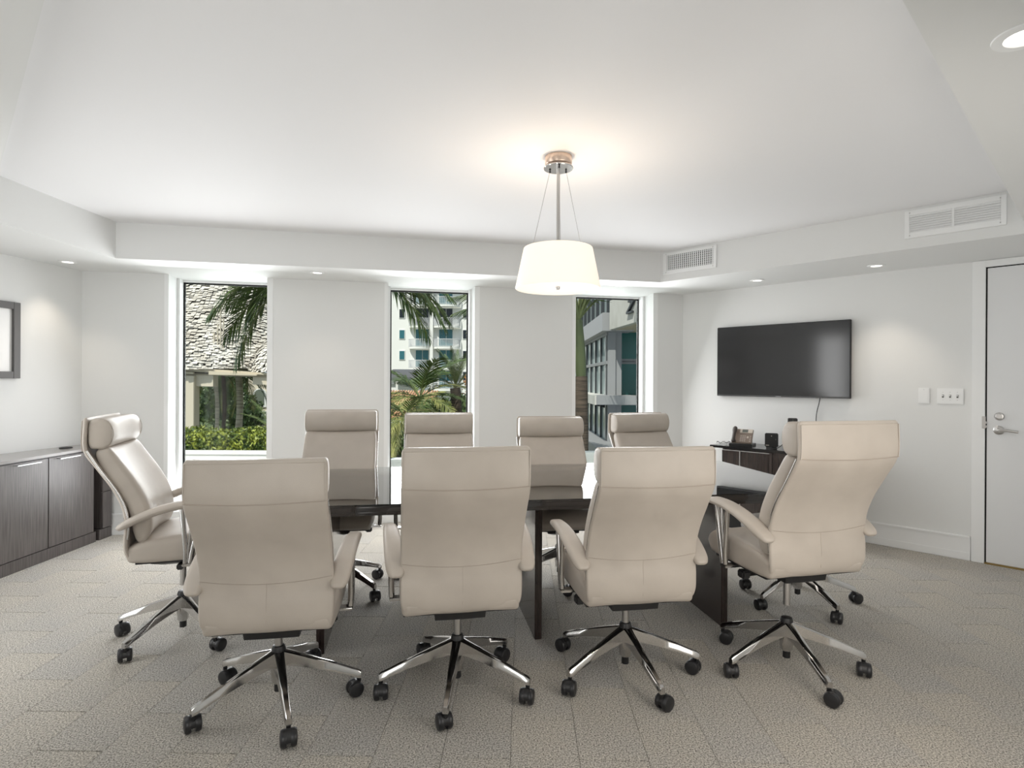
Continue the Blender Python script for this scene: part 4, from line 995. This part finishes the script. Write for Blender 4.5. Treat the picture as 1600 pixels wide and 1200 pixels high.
p, q = at(616, 688, 25.95), at(660, 740, 25.95); MB().box(p.x, q.x, 25.88, 26.02, -3.2, p.z, Mi).build('dark_opening', darkgap, tr)
# palms in front of it
ffr = [(k_, az, el, ro, s_) for k_, az, el, ro, s_ in [('coco', 0, 10, 0, .55), ('yell', 35, 30, 0, .55), ('coco', 75, 45, 0, .6), ('coco', 120, 35, 0, .6), ('yell', 165, 12, 0, .6), ('coco', 205, 0, 0, .6), ('yell', 240, 5, 0, .55), ('coco', 280, 0, 0, .5), ('yell', 320, 0, 0, .55),
       ('coco', 180, 50, 0, .6), ('coco', 20, 60, 0, .6), ('coco', 300, 60, 0, .55), ('coco', 190, -25, 0, .6), ('coco', -10, -20, 0, .6), ('yell', 225, -35, 0, .6), ('coco', 335, -35, 0, .6)]]
b_ = at(655, 800, 15.5); b_.z = -3.2; palm('bushy green coconut palm in the middle of the middle window', b_, at(656, 622, 15.5), 0.11, 0.09, [(k_, az, el, ro, s_ * 1.4) for k_, az, el, ro, s_ in ffr], trunkl)
b_ = at(628, 800, 13.5); b_.z = -3.2; palm('yellow-green palm low at the left of the middle window', b_, at(634, 652, 13.5), 0.07, 0.06, [(k_ if i % 2 else 'yell', az + 15, el - 5, ro, s_ * 0.85) for i, (k_, az, el, ro, s_) in enumerate(ffr)], trunkl)
dfr = [('date', az, el, 0, s_ * 0.62) for az, el, s_ in [(0, 25, .9), (30, 45, .9), (60, 60, 1), (90, 70, 1), (120, 60, 1), (150, 45, 1), (180, 30, .95), (200, 50, 1), (225, 65, 1), (260, 75, 1), (300, 62, 1), (330, 45, .9), (185, 5, .9), (-5, 0, .9), (235, 20, .8), (300, 15, .8), (270, 40, .9), (165, 72, 1), (20, 75, 1)]]
b_ = at(712, 800, 17); b_.z = -3.2; dp = palm('spiky date palm with orange fruit at the right of the middle window', b_, at(712, 606, 17), 0.16, 0.15, dfr, trunkb)
fr_ = MB(); r_ = random.Random(9); dl = dp.location
for k in range(60):
    c = at(729, 598, 16.4) - dl + Vector((r_.gauss(0, 0.05), r_.gauss(0, 0.05), r_.gauss(0, 0.13))); fr_.lathe([(0.001, -0.02), (0.018, 0), (0.001, 0.02)], 5, Matrix.Translation(c), cap=False)
fr_.build('fruit_cluster', fruitm, dp)['kind'] = 'stuff'
for i, (px, py, Y, rx, rz, m) in enumerate(((690, 660, 19, 1.3, 0.9, frondm), (735, 650, 19.5, 1.2, 0.9, leafd), (655, 690, 19, 0.9, 0.8, leafd))):
    shrub(('mid-green shrub below the bushy palm of the middle window', 'dark shrub at the right edge of the middle window below the date palm', 'dark low shrub behind the headrest in the middle window')[i], at(px, py, Y), (rx, 0.7, rz), 1500, 0.09, m, 'shrubs under the palms of the middle window', 60 + i)

# ------------------------------------------------------------------ right window: royal palm and the modern building
b_ = at(914, 900, 9.0); b_.z = -3.2; t_ = at(904, 500, 9.0)
rp = thing('palm_tree', 'royal palm with green crownshaft and dark trunk in the rightmost window', 'palm tree', b_); hh = t_ - b_
j_ = at(908, 588, 9.0) - b_
n_ = 16; MB().tube([j_ * (k / n_) for k in range(n_ + 1)], [0.115 - 0.02 * (k / n_) + 0.005 * (k % 2) for k in range(n_ + 1)], 14).build('trunk', trunkb, rp, 50)
MB().tube([j_ + (hh - j_) * (k / 8) for k in range(9)], [0.078, 0.086, 0.088, 0.086, 0.082, 0.076, 0.070, 0.064, 0.060], 14).build('crownshaft', shaftm, rp, 60)
for az, el, s_, ro in ((8, 58, 0.9, 0), (40, 66, 0.95, 0), (80, 62, 0.9, 0), (125, 60, 0.95, 0), (160, 58, 0.95, 0), (178, 50, 0.85, 12), (200, 62, .9, 0), (172, 38, 0.95, -10), (240, 66, .9, 0), (285, 70, .9, 0), (320, 62, .85, 0), (350, 68, .95, 0), (150, 74, .9, 0), (20, 44, .7, 0), (176, 30, 0.80, 0), (183, 22, 0.76, 8), (170, 16, 0.70, -8)): put_frond(rp, 'royal', hh, az, el, ro, s_)

mbl = thing('modern_building', 'grey and pale modern building with angled glass front and green glazing in the rightmost window', 'building', (2.1, 13, -3.2)); Mi = Matrix.Translation(-mbl.location)
ZT, ZB = 2.42, 0.0
wx_ = 2.06
# angled glass wall running away on the left
MB().box(wx_ + 0.10, wx_ + 0.3, 12.6, 19.5, -3.2, ZT, Mi).build('glass_wall_core', greym, mbl)
ys = [12.67 + 0.86 * k for k in range(8)]
for a_, b_ in zip(ys, ys[1:]):
    for z0, z1 in ((0.08, 1.72), (1.80, 2.36)) if False else ((0.98, 1.72), (1.80, 2.36), (0.06, 0.76)):
        MB().box(wx_ + 0.02, wx_ + 0.04, a_ + 0.03, b_ - 0.03, z0, z1, Mi).build('pane', mirrorg, mbl)
for y in ys: MB().box(wx_ - 0.02, wx_ + 0.10, y - 0.025, y + 0.025, 0.0, ZT, Mi).build('mullion', greyd, mbl)
for z in (0.03, 1.76, 2.39): MB().box(wx_ - 0.03, wx_ + 0.10, 12.6, 18.8, z - 0.035, z + 0.035, Mi).build('transom', greym, mbl)
# corner column and green-glazed front facing the camera
p, q = at(949, 600, 12.6), at(961.5, 600, 12.6); MB().box(p.x, q.x, 12.55, 12.95, -3.2, ZT, Mi, 0.01).build('corner_column', greym, mbl)
MB().box(q.x + 0.02, q.x + 2.6, 13.0, 13.3, -3.2, ZT + 0.05, Mi).build('front_wall', greym, mbl)
p = at(968.5, 520, 12.98); z1 = p.z
for (ya, yb) in ((520, 561), (569, 617), (633, 690)):
    za, zb = at(980, ya, 12.98).z, at(980, yb, 12.98).z
    for x0 in (p.x, p.x + 0.98): 
        MB().box(x0 - 0.04, x0 + 0.92, 12.93, 13.0, zb - 0.04, za + 0.04, Mi).build('window_frame', greym, mbl)
        MB().box(x0, x0 + 0.88, 12.91, 12.95, zb, za, Mi).build('pane', tgreen, mbl)
# projecting band between the floors and the plinth ledge
za, zb = at(960, 618, 12.2).z, at(960, 633, 12.2).z
p = at(932, 600, 12.2); MB().box(p.x + 0.0, p.x + 3.0, 12.18, 13.0, zb, za, Mi, 0.01).build('floor_band', greym, mbl)
MB().box(p.x - 0.03, wx_ + 0.01, 12.21, 19.0, zb + 0.002, za - 0.002, Mi).build('floor_band', conc, mbl)
p = at(931, 600, 11.6); za, zb = at(930, 698, 11.6).z, at(930, 711, 11.6).z; MB().box(p.x, p.x + 3.2, 11.6, 19.0, zb - 0.05, za, Mi, 0.01).build('ledge', greym, mbl)
# upper storey: parapet, glazing, pale fascia with the letter
MB().box(wx_ - 0.16, wx_ + 0.5, 12.3, 18.8, ZT, 2.80, Mi).build('upper_parapet', mat('lavender_grey_cladding', (0.46, 0.45, 0.47), 0.6), mbl)
MB().box(wx_ - 0.165, wx_ + 0.12, 12.29, 12.30, ZT, 2.80, Mi).build('parapet_end', greym, mbl)
MB().box(wx_ + 0.25, wx_ + 0.4, 12.6, 18.8, 2.80, 5.2, Mi).build('upper_core', greym, mbl)
for a_, b_ in zip(ys, ys[1:]): MB().box(wx_ + 0.20, wx_ + 0.25, a_ + 0.05, b_ - 0.05, 2.80, 4.9, Mi).build('pane', mirrorg, mbl)
for y in ys: MB().box(wx_ + 0.12, wx_ + 0.25, y - 0.04, y + 0.04, 2.80, 5.0, Mi).build('mullion', greyd, mbl)
A, B = Vector((2.03, 12.2, 0)), Vector((2.36, 9.6, 0)); d = (B - A).normalized(); nv = Vector((-d.y, d.x, 0))
if nv.x < 0: nv = -nv
MF = Matrix(((d.x, nv.x, 0, A.x), (d.y, nv.y, 0, A.y), (0, 0, 1, 0), (0, 0, 0, 1)))
Ln = (B - A).length
MB().box(0, Ln, 0, 0.12, 2.43, 3.03, Mi @ MF).build('concrete_fascia', conc, mbl)
MB().box(0, Ln, 0.02, 0.14, 3.03, 3.06, Mi @ MF).build('fascia_coping', greyd, mbl)
MB().prism([(2.10, 12.2), (2.42, 9.6), (5.0, 9.9), (5.0, 13.0), (2.10, 13.0)], 2.435, 2.50, Mi).build('canopy_soffit', fascia_m, mbl)
# letter Z standing proud of the fascia (slanted bars)
lz = MB(); zc_, xc_ = 2.735, 1.42; w2, h2, tk = 0.16, 0.12, 0.035; sl_ = 0.05
def bar3(a, b, c, d_): lz.add([Vector((x, y_, z)) for y_ in (-0.05, 0.0) for x, z in (a, b, c, d_)], [(0, 1, 2, 3), (7, 6, 5, 4), (0, 4, 5, 1), (1, 5, 6, 2), (2, 6, 7, 3), (3, 7, 4, 0)], Mi @ MF)
bar3((xc_ - w2 + sl_, zc_ + h2), (xc_ + w2 + sl_, zc_ + h2), (xc_ + w2 + sl_, zc_ + h2 - tk), (xc_ - w2 + sl_, zc_ + h2 - tk))
bar3((xc_ + w2 + sl_, zc_ + h2 - tk), (xc_ + w2 + sl_ - 0.10, zc_ + h2 - tk), (xc_ - w2 - sl_, zc_ - h2 + tk), (xc_ - w2 - sl_ + 0.10, zc_ - h2 + tk))
bar3((xc_ - w2 - sl_, zc_ - h2 + tk), (xc_ + w2 - sl_, zc_ - h2 + tk), (xc_ + w2 - sl_, zc_ - h2), (xc_ - w2 - sl_, zc_ - h2))
lz.build('letter', greyd, mbl)
